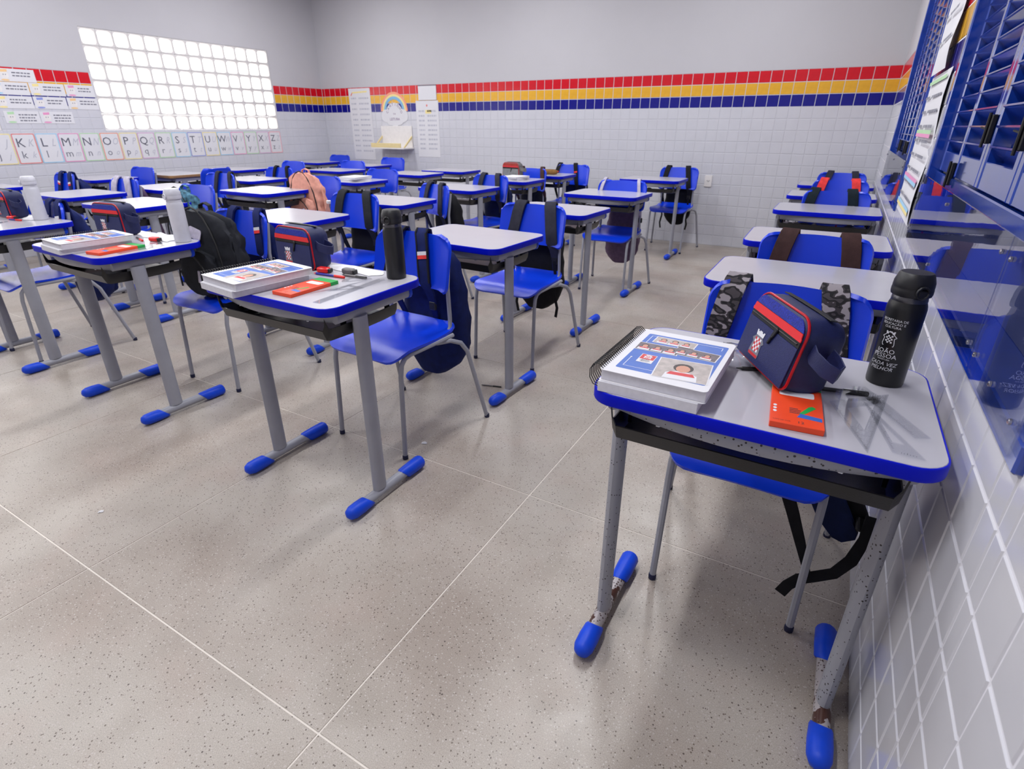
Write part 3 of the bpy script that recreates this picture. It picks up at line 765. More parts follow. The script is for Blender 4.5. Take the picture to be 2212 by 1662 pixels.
build('buckle', MB().cbox(-.022,.022,-.018,.018,-.006,.006,.003), M_black, t, (.232,1.425,.300), (.9,.4,.6), smooth=0)

# two backpacks that stand on seats
def seat_bag(pos, dx, label, body, panel, w, d, h, seed, turn=0):
    x, y, a = pos
    t = thing('backpack', label, 'backpack', (x+dx, y-.02, .462), a+turn, 'backpacks standing on seats')
    build('body', pillow(w, d, h, 0, -.145, seed=seed, taper=.78, wr=.010, rings=18, n=28), body, t, smooth=60)
    pk = build('front_pocket', pillow(w*.78, .07, h*.52, .02, -.185, seed=seed+1, wr=.006), body, t, smooth=60)
    build('zip', MB().tube([(w*.33*math.cos(q), -.190-.012*math.sin(q), .05+h*.42*math.sin(q)) for q in [PI*k/10 for k in range(11)]], .004, 6), M_zip, pk)
    build('zip', MB().tube([(w*.42*math.cos(q), -.135, .10+h*.80*math.sin(q)) for q in [PI*k/12 for k in range(13)]], .005, 6), M_zip, t)
    build('zip_pull', MB().cbox(-.008, .008, -.004, .004, -.06, 0, .002), M_greypl if panel is None else panel, pk, (w*.18, -.205, h*.36), (0, .2, 0), smooth=0)
    if body is F_char: build('logo_patch', MB().poly(rrect(0, 0, .085, .052, .012, 3), 0, .003), panel or M_greypl, t, (.015, -.152, h*.76), (PI/2-.22, .25, 0), smooth=0)
    build('top_loop', MB().ribbon([(-.04, -.06, h-.02), (-.035, -.06, h+.02), (0, -.06, h+.032), (.035, -.06, h+.02), (.04, -.06, h-.02)], (0,1,0), .022, .005), body, t, smooth=50)
    for s in (-1, 1): build('side_strap', MB().ribbon([(s*w*.45, -.06, h*.75), (s*w*.51, -.07, h*.5), (s*w*.5, -.06, h*.2)], (0,1,0), .025, .004), body, t, smooth=50)
    return t
seat_bag(C_['L'], .015, 'big black backpack with a pale logo patch standing on a chair seat', F_char, F_white, .36, .20, .41, 31)
seat_bag(C_['R'], .0, 'peach pink backpack standing on a chair seat', F_peach, F_white, .34, .18, .42, 37)
seat_bag(C_['l2'], .16, 'patterned teal bag standing on a chair seat in the fourth line', F_teal, F_peach, .27, .16, .37, 41)

# ================================================================ THINGS ON THE DESKS
DT = .7604                                    # desk surface
M_blueprint = plain('blue_cover_print', rgb(52,98,184), .45, noise=.05, nscale=40)
M_photobg = plain('photo_beige', rgb(170,160,156), .45, noise=.2, nscale=60)
M_photobg2 = plain('photo_dark', rgb(96,84,92), .45, noise=.3, nscale=50)
M_skin = plain('photo_skin', rgb(200,142,118), .5)
M_hair = plain('photo_hair', rgb(46,32,32), .5, noise=.3, nscale=90)
M_redprint = plain('red_print', rgb(200,40,48), .5)
M_ltred = plain('pale_red_print', rgb(224,120,112), .6)
def crest(mb, s, red=1, white=0, grey=2):
    """city crest: crowned tower with red and white checks, drawn flat in x/y, height s"""
    mb.cur = grey
    mb.poly([(-.30*s,-.5*s),(.34*s,-.5*s),(.36*s,-.36*s),(.30*s,.02*s),(.42*s,.12*s),(.26*s,.25*s),(.22*s,.32*s),(-.22*s,.32*s),(-.26*s,.25*s),(-.42*s,.12*s),(-.30*s,.02*s),(-.36*s,-.36*s)], 0)
    mb.cur = white
    mb.poly([(-.25*s,.30*s),(-.28*s,.5*s),(-.19*s,.5*s),(-.18*s,.45*s),(-.10*s,.45*s),(-.09*s,.5*s),(.09*s,.5*s),(.10*s,.45*s),(.18*s,.45*s),(.19*s,.5*s),(.28*s,.5*s),(.25*s,.30*s)], .0002)
    for i in range(4):
        for j in range(5):
            mb.cur = red if (i+j) % 2 == 0 else white
            w = .105*s; x = -.21*s+i*w; y = -.30*s+j*w
            mb.poly([(x,y),(x+w,y),(x+w,y+w),(x,y+w)], .0002)
    mb.cur = red
    mb.poly([(-.32*s,-.49*s),(.32*s,-.49*s),(.33*s,-.38*s),(-.33*s,-.38*s)], .0002)
    return mb
def person_print(mb, x, y, h, shirt):
    mb.cur = 1; mb.poly(ellipse(x, y+.16*h, .22*h, .24*h, 14), .0005)
    mb.cur = shirt; mb.poly([(x-.36*h,y-.5*h),(x+.36*h,y-.5*h),(x+.33*h,y-.20*h),(x+.12*h,y-.06*h),(x-.12*h,y-.06*h),(x-.33*h,y-.20*h)], .0006)
    mb.cur = 3; mb.poly([(x-.30*h,y-.28*h),(x+.30*h,y-.28*h),(x+.24*h,y-.12*h),(x-.24*h,y-.12*h)], .0007)
    mb.cur = 0; mb.poly(ellipse(x, y+.10*h, .155*h, .20*h, 12), .0008)
def make_notebook():
    t = thing('spiral_notebook', '', 'notebook', group='thick spiral notebooks')
    w, l = .208, .275
    build('lower_pages', MB().cbox(-w/2+.002, w/2-.012, -l/2-.006, l/2-.012, .0, .0215, .0006), M_pages, t, smooth=0)
    build('upper_pages', MB().cbox(-w/2+.004, w/2-.002, -l/2+.004, l/2-.003, .0222, .0435, .0006), M_pages, t, smooth=0)
    mid = build('inner_cover', MB().rprism(rrect(0, -.002, w, l, .008, 3), .0216, .0221, .0001), M_paper, t, smooth=0)
    cv = build('cover', MB().rprism(rrect(0, 0, w, l, .010, 4), .0437, .0446, .0002), M_paper, t, smooth=0)
    Z = .0447
    X = lambda u: -w/2+w*u
    Y = lambda v: -l/2+l*v
    build('blue_print', MB().poly(rrect(X(.53), Y(.50), w*.84, l*.80, .004, 2), Z), M_blueprint, cv, smooth=0)
    lines = MB()
    for a, b in (((.16,.16),(.50,.16)), ((.16,.16),(.16,.34)), ((.60,.86),(.90,.86)), ((.90,.86),(.90,.80)), ((.22,.86),(.16,.86)), ((.16,.86),(.16,.62))):
        x0, y0, x1, y1 = X(a[0]), Y(a[1]), X(b[0]), Y(b[1]); e = .0006
        lines.poly([(min(x0,x1)-e, min(y0,y1)-e), (max(x0,x1)+e, min(y0,y1)-e), (max(x0,x1)+e, max(y0,y1)+e), (min(x0,x1)-e, max(y0,y1)+e)], Z+.0001)
    for u, v in ((.50,.16), (.16,.34), (.60,.86), (.16,.62)): lines.poly(ellipse(X(u), Y(v), .0022, .0022, 8), Z+.0001)
    build('line_print', lines, M_print, cv, smooth=0)
    PM = [M_skin, M_hair, M_paper, M_redprint, M_photobg, M_photobg2]
    for cx, cy, pw, ph, a, bg, ppl in ((.43,.79,.44,.15,-.02,4,((-.28,.9),(0,.95),(.27,.85))), (.32,.60,.44,.17,.03,5,((-.30,.9),(0,.8),(.30,.9))), (.70,.63,.44,.17,-.06,5,((-.32,.7),(-.05,.75),(.25,.8))), (.69,.28,.50,.37,.10,4,((0,1.0),))):
        mb = MB(); ww, hh = w*pw, l*ph
        mb.cur = 2; mb.poly([(-ww/2,-hh/2),(ww/2,-hh/2),(ww/2,hh/2),(-ww/2,hh/2)], .0003)
        mb.cur = bg; b = .0022; mb.poly([(-ww/2+b,-hh/2+b),(ww/2-b,-hh/2+b),(ww/2-b,hh/2-b),(-ww/2+b,hh/2-b)], .0004)
        for px, sc in ppl: person_print(mb, px*ww, -.04*hh, min(hh*.92, ww*.92)*sc*.95, 2)
        build('photo_print', mb, PM, cv, (X(cx), Y(cy), Z), (0,0,a), smooth=0)
    mb = MB(); mb.cur = 0; mb.poly([(-.016,-.024),(.016,-.024),(.016,.022),(-.016,.022)], .0003)
    mb.cur = 1; mb.poly([(-.0145,-.006),(.0145,-.006),(.0145,.0205),(-.0145,.0205)], .0004)
    o = len(mb.v); mm = MB(); crest(mm, .022, 1, 0, 0)
    mb.add([(x, y+.0075, z+.0005) for x, y, z in mm.v], mm.f); mb.m[-len(mm.m):] = mm.m
    mb.cur = 2; text(mb, 'JOÃO', 0, -.0115, .0005, .0062); text(mb, 'PESSOA', 0, -.0165, .0005, .0062); text(mb, 'PREFEITURA', 0, -.0200, .0005, .003)
    build('logo_print', mb, [M_paper, M_redprint, M_ink], cv, (X(.31), Y(.36), Z), smooth=0)
    n = 31; pts = []
    for i in range(n*9+1):
        a = 2*PI*i/9; pts.append((-w/2-.006+.0175*math.cos(a), -l/2+.006+(l-.012)*i/(n*9), .0270+.0262*math.sin(a)))
    build('coil', MB().tube(pts, .0010, 5), M_black, t, smooth=60)
    return t
nb0 = make_notebook()
nb0.location = (-.232, 1.072, DT); nb0.rotation_euler = (0, 0, -.02); nb0['label'] = 'thick spiral notebook with blue photo cover lying beside the tilted pencil case'
def nbcopy(x, y, a, lab): return place(nb0, True, (x, y, DT), a, lab)
nbcopy(-1.605, 1.120, -.12, 'thick spiral notebook with blue photo cover beside the upright pencil case')
nbcopy(-2.755, 1.150, -.08, 'thick spiral notebook with blue photo cover beside the slim white bottle')

# ---- pencil cases
def make_case(face, band, pipe, top, crested=True, side=None):
    t = thing('pencil_case', '', 'pencil case', group='zipped pencil cases')
    w, h, d = .205, .145, .088
    def outl(s, ins=0):
        p = []
        for sx, sz, a0, r in ((1,-1,-90,.018),(1,1,0,.036),(-1,1,90,.036),(-1,-1,180,.018)):
            for k in range(7):
                a = math.radians(a0+15*k); ww = (w/2-(.004 if sz > 0 else 0))*s
                p.append((sx*(ww-r)+r*math.cos(a), h/2+sz*(h*s/2-r)+r*math.sin(a)))
        return inset(p, ins) if ins else p
    f = outl(1)
    mb = MB()
    def ring(o, y): return [(x, y, z) for x, z in o]
    mb.rings([ring(inset(f, .010), -.006), ring(inset(f, .003), -.002), ring(f, .006), ring(inset(f, -.003), .03), ring(inset(f, -.003), .055), ring(inset(f, .004), d-.012), ring(inset(f, .016), d)])
    build('body', mb, side or M_navy, t, smooth=50)
    build('piping', MB().tube([(x, .000, z) for x, z in f]+[(f[0][0], 0, f[0][1])], .0026, 6), pipe, t, smooth=60)
    def strip(z0, z1, y, mat, nm, par):
        # a panel that follows the face outline between two heights
        pts = [(x, z) for x, z in inset(f, .004)]
        def hw(z):
            xs = [x for x, zz in pts if abs(zz-z) < .012 and x > 0]
            zz0 = [(abs(zz-z), x) for x, zz in pts if x > 0]; zz0.sort(); (a, xa), (b, xb) = zz0[0], zz0[1]
            top_z = h-.004-.034
            if z > top_z: dd = z-top_z; return w/2-.008-.034+math.sqrt(max(0, .034**2-dd*dd))
            return w/2-.006
        zs = [z0+(z1-z0)*k/6 for k in range(7)]
        R = [(hw(z), y, z) for z in zs]; Lf = [(-hw(z), y, z) for z in zs]
        m = MB(); m.rings([R+Lf[::-1], [(x, yy+.0018, z) for x, yy, z in R+Lf[::-1]]])
        return build(nm, m, mat, par, smooth=0)
    strip(.004, .088, -.0078, face, 'face_panel', t)
    zp = strip(.089, .101, -.0072, M_zip, 'zip_tape', t)
    build('zip_teeth', MB().tube([(-w/2+.012, -.0082, .095), (w/2-.012, -.0082, .095)], .0016, 6), M_black, zp)
    build('zip_pull', MB().cbox(-.0045, .0045, -.0035, .001, -.018, .004, .001).cbox(-.003, .003, -.0038, .001, -.036, -.017, .001), M_black, zp, (.018, -.0088, .094), (0, .35, 0), smooth=0)
    strip(.101, .117, -.0082, band, 'red_band', t)
    strip(.118, .139, -.0074, top, 'mesh_panel', t)
    if crested:
        mb = crest(MB(), .056, 1, 0, 2)
        build('crest_print', mb, [M_print, M_redprint, M_papergrey], t, (-.030, -.0084, .044), (PI/2, 0, 0), smooth=0)
    build('top_zip', MB().ribbon([(-.085, .045, h+.0042), (-.04, .045, h+.0055), (.04, .045, h+.0055), (.085, .045, h+.0042)], (0,1,0), .014, .002), M_zip, t)
    build('handle', MB().ribbon([(w/2+.001, .016, .092), (w/2+.022, .010, .086), (w/2+.052, .018, .078), (w/2+.066, .034, .074), (w/2+.052, .050, .078), (w/2+.020, .058, .084), (w/2+.001, .054, .090)], (.1,0,1), .030, .0028), side or M_navy, t, smooth=50)
    return t
pc0 = make_case(M_navydot, M_redband, M_redpipe, M_meshblue)
pc0.location = (-.070, 1.158, DT+.0190); pc0.rotation_euler = (-.20, .04, -1.0); pc0['label'] = 'navy pencil case with red piping leaning tilted beside the black bottle'
pc0['group'] = 'zipped pencil cases'
place(pc0, True, (-1.690, 1.345, DT+.0008), (0, 0, -.06), 'navy pencil case standing upright behind the notebook of the second line')
place(pc0, True, (-2.985, 1.350, DT+.0008), (0, 0, .10), 'navy pencil case standing behind the notebook beside the slim white bottle')
place(pc0, True, (-4.085, 1.330, DT+.0008), (0, 0, -.05), 'navy pencil case on the desk cut off by the left picture edge')
pcg = make_case(fabric('grey_case_cloth', rgb(124,126,128)), M_redprint, M_redpipe, fabric('brick_red_cloth', rgb(164,60,52)), False, fabric('grey_case_side', rgb(110,108,108)))
pcg.location = (-2.925, 5.075, DT+.0008); pcg.rotation_euler = (0, 0, -.12); pcg['label'] = 'grey and brick red pencil case standing near the back wall'

# ---- bottles
def make_bottle(body, lid, printed):
    t = thing('water_bottle', '', 'bottle', group='metal water bottles')
    R = .0335
    build('body', MB().lathe([(R-.004,0),(R-.0008,.001),(R,.005),(R,.160),(R-.0015,.168),(.0300,.174)], 32), body, t)
    build('steel_neck', MB().lathe([(.0302,.1738),(.0305,.176),(.0300,.181),(.0290,.184)], 32), M_bottleneck if printed != 'dark' else body, t)
    ld = build('lid', MB().lathe([(.0300,.1842),(.0335,.1860),(.0345,.190),(.0345,.198),(.0338,.2005),(.0342,.2020),(.0335,.212),(.0290,.2265),(.0265,.2290),(.012,.2295)], 32), lid, t)
    build('lid_button', MB().cbox(-.009, .009, -.0385, -.0335, .187, .202, .002), lid, ld, rot=(0,0,.9))
    a = math.radians(-40)
    lp = [(.0365*math.cos(a)+0*k, .0365*math.sin(a), 0) for k in range(1)]
    ring = []
    for k in range(13):
        q = 2*PI*k/12; ring.append((.037*math.cos(a)-math.sin(a)*.010*math.cos(q), .037*math.sin(a)+math.cos(a)*.010*math.cos(q), .197+.011*math.sin(q)))
    build('lock_ring', MB().tube(ring, .0026, 6, cap=False), lid, ld, smooth=60)
    if printed:
        mb = MB(); c = 0 if printed != 'dark' else 0
        text(mb, 'SECRETARIA DE', 0, .136, 0, .0066); text(mb, 'EDUCAÇÃO E', 0, .129, 0, .0066); text(mb, 'CULTURA', 0, .122, 0, .0066)
        mm = MB(); crest(mm, .030, 1, 0, 0)
        keep = [(f, m) for f, m in zip(mm.f, mm.m) if m == 0]
        mb.add([(x, y+.101, 0) for x, y, z in mm.v], [f for i, f in enumerate(mm.f) if mm.m[i] == 0 and i != 0])
        # outline of the crest shield
        sh = [(-.30,-.5),(.34,-.5),(.36,-.36),(.30,.02),(.42,.12),(.26,.25),(.22,.32),(-.22,.32),(-.26,.25),(-.42,.12),(-.30,.02),(-.36,-.36)]
        for i in range(len(sh)):
            p, q = Vector(sh[i])*.030, Vector(sh[(i+1) % len(sh)])*.030; d = (q-p).normalized(); nn = Vector((-d.y, d.x))*.0006
            mb.add([(v.x, v.y+.101, 0) for v in (p-nn, q-nn, q+nn, p+nn)], [(0,1,2,3)])
        text(mb, 'JOÃO', 0, .071, 0, .0125); text(mb, 'PESSOA', 0, .061, 0, .0125); text(mb, 'PREFEITURA', 0, .056, 0, .0042)
        text(mb, 'CADA VEZ', 0, .045, 0, .0105, shear=.25); text(mb, 'MELHOR', 0, .035, 0, .0105, shear=.25)
        mb.v = [((R+.0003)*math.sin(x/R), -(R+.0003)*math.cos(x/R), z) for x, z, _ in mb.v]
        build('print', mb, M_print if printed == 'white' else M_papergrey, t, smooth=0)
    return t
b0 = make_bottle(M_bottle, M_lid, 'white'); b0.location = (.160, 1.268, DT); b0.rotation_euler = (0, 0, -.50); b0['label'] = 'black steel bottle with white lettering standing at the tiled wall side'
b1 = make_bottle(M_bottle, M_lid, None); b1.location = (-1.272, 1.415, DT); b1.rotation_euler = (0, 0, -.6); b1['label'] = 'plain black steel bottle at the corner of a desk in the second line'
b2 = make_bottle(M_wbottle, M_wbottle, 'dark'); b2.location = (-2.535, 1.425, DT); b2.rotation_euler = (0, 0, -.85); b2['label'] = 'white bottle with grey print standing in front of the big black backpack'
place(b2, True, (-3.830, 1.400, DT), (0, 0, -1.2), 'white bottle on the desk at the left picture edge')
t = thing('clear_bottle', 'small clear plastic bottle tucked between a backpack and a chair back', 'bottle', (-3.005, 2.722, .600), (0, .05, 0))
build('body', MB().lathe([(.022,0),(.027,.004),(.027,.09),(.026,.11),(.014,.150),(.013,.158)], 16), M_film, t)
build('water', MB().lathe([(.020,.004),(.0255,.008),(.0255,.075)], 16), fabric('drink', rgb(150,140,130)), t)
build('cap', MB().lathe([(.0145,.158),(.0150,.160),(.0150,.176),(.013,.178)], 14), M_shelf, t)

# ---- colouring pencil boxes
def make_pbox():
    t = thing('pencil_box', '', 'box', group='orange colouring pencil boxes')
    build('carton', MB().cbox(-.043, .043, -.095, .065, 0, .0115, .0008), M_orange, t, smooth=0)
    build('end_flap', MB().cbox(-.043, .043, .0652, .098, 0, .0115, .0008), M_green, t, smooth=0)
    mb = MB(); text(mb, '12', .006, -.086, .01165, .012); text(mb, 'LÁPIS DE COR', -.024, -.085, .01165, .0045)
    for i, wd in enumerate((.020, .018, .019, .014)): mb.poly([(-.012, -.048+.006*i), (-.012+wd, -.048+.006*i), (-.012+wd, -.0455+.006*i), (-.012, -.0455+.006*i)], .01165)
    build('lettering', mb, M_ink, t, smooth=0)
    for i in range(3): build('dot_print', MB().poly(ellipse(-.036, -.050+.012*i, .0032, .0042, 10), .01168), M_print, t, smooth=0)
    build('title_print', MB().poly(rrect(.000, .038, .060, .026, .004, 2), .01168), M_print, t, smooth=0)
    build('green_print', MB().poly([(.004,-.046),(.012,-.046),(.032,-.014),(.026,-.008),(.020,-.012)], .01170), M_green, t, smooth=0)
    build('blue_print', MB().poly([(.000,-.062),(.040,-.066),(.040,-.052),(.006,-.046)], .01169), M_blueprint, t, smooth=0)
    return t
x0 = make_pbox(); x0.location = (.012, 1.047, DT); x0.rotation_euler = (0, 0, .08); x0['label'] = 'orange colouring pencil box half under the tilted pencil case'
place(x0, True, (-1.426, 1.155, DT), .0, 'orange colouring pencil box with green end lying beside clear rulers')
place(x0, True, (-2.585, 1.165, DT), .12, 'orange colouring pencil box beside the notebook of the slim white bottle desk')

# ---- clear drawing tools
def tri(name, label, a, b, c, cut=.42, z=DT+.0004, group='clear drawing tools', th=.0018, ticks=True):
    a, b, c = Vector(a), Vector(b), Vector(c); g = (a+b+c)/3
    t = thing(name, label, 'set square', (g.x, g.y, z), 0, group)
    loc = [(p-g) for p in (a, b, c)]
    if (loc[1]-loc[0]).cross(loc[2]-loc[0]) < 0: loc = [loc[0], loc[2], loc[1]]
    out = []; inn = []
    for p, q in zip(loc, loc[1:]+loc[:1]):
        for k in range(4): out.append(tuple(p.lerp(q, k/4))); inn.append(tuple(p.lerp(q, k/4)*cut))
    build('plate', MB().ring_plate(out, inn, 0, th), M_plastic, t, smooth=0)
    if ticks:
        mb = MB()
        for p, q in ((loc[0], loc[1]), (loc[1], loc[2])):
            d = (q-p); L = d.length; d.normalize(); nn = Vector((-d.y, d.x))
            for k in range(3, int(L/.004)-2):
                s = p+d*(k*.004); e = .0055 if k % 5 == 0 else .003
                mb.add([(v.x, v.y, th+.0002) for v in (s+nn*.002-d*.0003, s+nn*.002+d*.0003, s+nn*(.002+e)+d*.0003, s+nn*(.002+e)-d*.0003)], [(0,1,2,3)])
        build('scale_marks', mb, M_ink, t, smooth=0)
    return t
tri('set_square', 'large clear set square pointing towards the front edge of the nearest desk', (.066,1.108), (.126,.932), (.166,1.198), .45)
tri('set_square', 'narrow clear set square near the right corner of the nearest desk', (.122,1.135), (.205,.948), (.160,.950), .40, DT+.0026)
def ruler(label, x, y, a, L, w, z=DT+.0004):
    t = thing('ruler', label, 'ruler', (x, y, z), a, 'clear drawing tools')
    build('blade', MB().cbox(-w/2, w/2, -L/2, L/2, 0, .0018, .0003), M_plastic, t, smooth=0)
    mb = MB()
    for k in range(3, int(L/.004)-2):
        e = .006 if k % 5 == 0 else .0035
        mb.add([(-w/2+.001, -L/2+k*.004-.0003, .002), (-w/2+.001+e, -L/2+k*.004-.0003, .002), (-w/2+.001+e, -L/2+k*.004+.0003, .002), (-w/2+.001, -L/2+k*.004+.0003, .002)], [(0,1,2,3)])
    build('scale_marks', mb, M_ink, t, smooth=0)
ruler('clear ruler crossing the set squares on the nearest desk', .160, 1.110, .48, .200, .026, DT+.0048)
ruler('long clear ruler along the right side of the second-line front desk', -1.285, 1.215, .06, .31, .030)
def protractor(label, x, y, a, r=.05, z=DT+.0004):
    t = thing('protractor', label, 'protractor', (x, y, z), a, 'clear drawing tools')
    out = ellipse(0, 0, r, r, 20, 0, PI*1.05263)+[]; 
    out = [(r*math.cos(PI*k/18), r*math.sin(PI*k/18)) for k in range(19)]+[(-r*.5, -.008), (r*.5, -.008)]
    inn = [(p[0]*.55, p[1]*.55+.004) for p in out]
    build('plate', MB().ring_plate(out, inn, 0, .0016), M_plastic, t, smooth=0)
protractor('clear protractor under the ruler on the nearest desk', .118, 1.135, .6, .045, DT+.0068)
tri('set_square', 'clear set square lying beside the orange box in the second line', (-1.375,1.110), (-1.335,1.205), (-1.330,1.330), .45)
tri('set_square', 'small clear set square at the long ruler in the second line', (-1.335,1.160), (-1.262,1.250), (-1.335,1.255), .40, DT+.0026)
protractor('clear protractor beside the black bottle in the second line', -1.345, 1.300, .9, .05, DT+.0048)
tri('set_square', 'clear set square glinting in front of the slim white bottle', (-2.60,1.25), (-2.53,1.33), (-2.62,1.37), .40)
ruler('clear ruler in front of the slim white bottle', -2.520, 1.235, .10, .20, .028)
tri('set_square', 'clear set square on the desk at the left picture edge', (-3.93,1.13), (-3.80,1.15), (-3.90,1.28), .40)

# ---- pens, sharpeners, erasers, paper
def pen(label, p, q, body, tip, r=.0042, z=DT):
    p, q = Vector(p), Vector(q); m = (p+q)/2; L = (q-p).length; a = math.atan2(q.y-p.y, q.x-p.x)
    t = thing('pen', label, 'pen', (m.x, m.y, z+r+.0002), a, 'pens on the desks')
    build('barrel', MB().tube([(-L/2+.012, 0, 0), (L/2-.045, 0, 0)], r, 10), body, t)
    build('cap', MB().tube([(L/2-.0449, 0, 0), (L/2-.002, 0, 0), (L/2, 0, 0)], [r*1.18, r*1.18, r*.8], 10), tip, t)
    build('tip', MB().tube([(-L/2, 0, 0), (-L/2+.0119, 0, 0)], [.0008, r*.9], 8), tip, t)
pen('black pen lying by the black bottle on the nearest desk', (.030,1.150), (.131,1.172), M_lid, M_black)
pen('black pen peeping out left of the tilted pencil case', (-.115,1.176), (-.02,1.215), M_lid, M_black)
pen('blue pen with red end in front of the upright pencil case', (-1.555,1.302), (-1.415,1.312), M_bluepl, M_redpl)
pen('grey compass pencil beside the sharpeners in the second line', (-1.450,1.335), (-1.345,1.345), M_greypl, M_lid)
pen('red and blue pen at the left picture edge', (-3.97,1.30), (-3.86,1.32), M_bluepl, M_redpl)
pen('dark pen beside the papers of the slim white bottle desk', (-2.80,1.36), (-2.69,1.33), M_lid, M_redpl)
pen('thin pen lying on the floor between desks', (-1.420,2.157), (-1.314,2.186), M_greypl, M_lid, .0035, 0)
def sharpener(label, x, y, a, m):
    t = thing('sharpener', label, 'sharpener', (x, y, DT+.0003), a, 'pencil sharpeners')
    build('shell', MB().cbox(-.024, .024, -.014, .014, 0, .018, .004), m, t)
    build('lid', MB().cbox(.0245, .032, -.012, .012, .002, .016, .002), M_lid, t)
sharpener('red pencil sharpener in front of the upright pencil case', -1.545, 1.340, .15, M_redpl)
sharpener('dark grey pencil sharpener near the upright pencil case', -1.455, 1.372, .05, M_greypl)
sharpener('red pencil sharpener at the left picture edge', -3.985, 1.325, .3, M_redpl)
sharpener('red pencil sharpener beside the papers of the slim white bottle desk', -2.655, 1.365, .2, M_redpl)
def crumple(name, label, cat, x, y, w, l, h, mat, seed, a=0, z=DT, th=.0008, group=None):
    rnd = random.Random(seed); ph = [rnd.uniform(0, 6) for _ in range(6)]; rows = []
    for i in range(9):
        v = i/8; row = []
        for j in range(9):
            u = j/8; e = math.sin(PI*u)*math.sin(PI*v)
            zz = h*(.35+.65*abs(math.sin(5*u+ph[0]+3*v)*math.cos(4*v+ph[1]-2*u)))*(e**.5)+.0008
            row.append(((u-.5)*w*(1+.12*math.sin(6*v+ph[2])), (v-.5)*l*(1+.12*math.sin(7*u+ph[3])), zz+th))
        rows.append(row)
    o = build(name, MB().grid(rows, th), mat, None, (x, y, z), (0,0,a), smooth=25)
    return tag(o, label, cat, group)
crumple('plastic_bag', 'small crumpled clear plastic bag between notebook and tilted pencil case', 'plastic bag', -.128, 1.262, .075, .15, .020, M_film, 3)
crumple('paper_sheet', 'white paper sheet with red print behind the sharpeners', 'paper', -1.470, 1.420, .24, .075, .010, M_paper, 5, -.05)
crumple('paper_sheet', 'crumpled white papers at the foot of the slim white bottle', 'paper', -2.690, 1.430, .22, .085, .024, M_paper, 6, -.06)
crumple('paper_sheet', 'white papers lying by the white bottle at the left picture edge', 'paper', -3.90, 1.40, .10, .10, .02, M_paper, 8)
crumple('paper_scrap', 'tiny white paper scrap on the floor beside the navy backpack chair', 'paper', -1.320, 1.553, .022, .016, .008, M_paper, 9, .4, 0)
crumple('paper_scrap', 'tiny white paper scrap on the floor near the left foot rails', 'paper', -2.02, .62, .016, .012, .005, M_paper, 11, .9, 0)

# ---- books and small cases farther back
def book(label, x, y, z, a, w, l, h, mat):
    t = thing('book', label, 'book', (x, y, z), a, 'white books on far desks')
    build('pages', MB().cbox(-w/2+.003, w/2-.003, -l/2+.003, l/2-.003, .0012, h-.0012, .0005), M_pages, t, smooth=0)
    cv = MB().cbox(-w/2, w/2, -l/2, l/2, 0, .0012, .0003).cbox(-w/2, w/2, -l/2, l/2, h-.0012, h, .0003).cbox(-w/2-.001, -w/2+.0015, -l/2, l/2, 0, h, .0003)
    build('cover', cv, mat, t, smooth=0)
book('lower white book of the small stack in the fourth line', -4.080, 4.040, DT, -.1, .22, .28, .022, M_paper)
book('upper white book of the small stack in the fourth line', -4.060, 4.050, DT+.0225, .12, .21, .27, .016, M_paper)
book('lower white book in front of the grey pencil case', -2.800, 4.930, DT, .05, .21, .26, .020, M_paper)
book('upper white book in front of the grey pencil case', -2.790, 4.915, DT+.0205, -.1, .20, .24, .014, M_paper)
t = thing('pouch', 'small brown pencil pouch on a desk near the back wall', 'pencil case', (-2.755, 5.625, DT+.0005), .15)
build('body', MB().tube([(-.085, 0, .026), (-.078, 0, .0275), (-.05, 0, .029), (.05, 0, .029), (.078, 0, .0275), (.085, 0, .026)], [.012, .022, .027, .027, .022, .012], 14), fabric('brown_canvas', rgb(132,96,52)), t, smooth=50)
build('zip', MB().tube([(-.07, 0, .0545), (0, 0, .0562), (.07, 0, .0545)], .002, 6), M_zip, t)
# things kept in the book trays
for i, (k, dx, dy, w_, l_, mt, lab) in enumerate((((0,3), -.16, -.10, .10, .14, M_paper, 'white folded paper in the fourth book tray by the right-hand wall, left end'), ((0,3), -.04, -.10, .07, .12, M_paper, 'white folded paper in the fourth book tray by the right-hand wall, centre'),
    ((0,3), .07, -.11, .05, .10, M_redpl, 'red pouch in the book tray by the right-hand wall'), ((1,3), -.15, -.10, .12, .14, M_paper, 'white paper in the book tray above the mauve backpack'), ((1,2), .09, -.10, .14, .12, M_paper, 'white paper in the book tray beside the black backpack of the second line'),
    ((2,3), -.06, -.10, .20, .12, M_paper, 'white paper in the book tray of the fourth desk, third line'), ((3,2), .05, -.09, .26, .14, M_paper, 'pale paper bundle in the book tray in front of the peach backpack'), ((1,4), .0, -.10, .16, .12, M_paper, 'white paper in the book tray of the desk beside the socket'),
    ((0,2), -.10, -.10, .10, .12, M_paper, 'white folded paper in the book tray behind the brown straps'))):
    x, y = DESK[k]
    crumple('folded_paper' if mt is M_paper else 'red_pouch', lab, 'paper' if mt is M_paper else 'pouch', x+dx, y+dy, w_, l_, .036, mt, 20+i, 0, .6465)

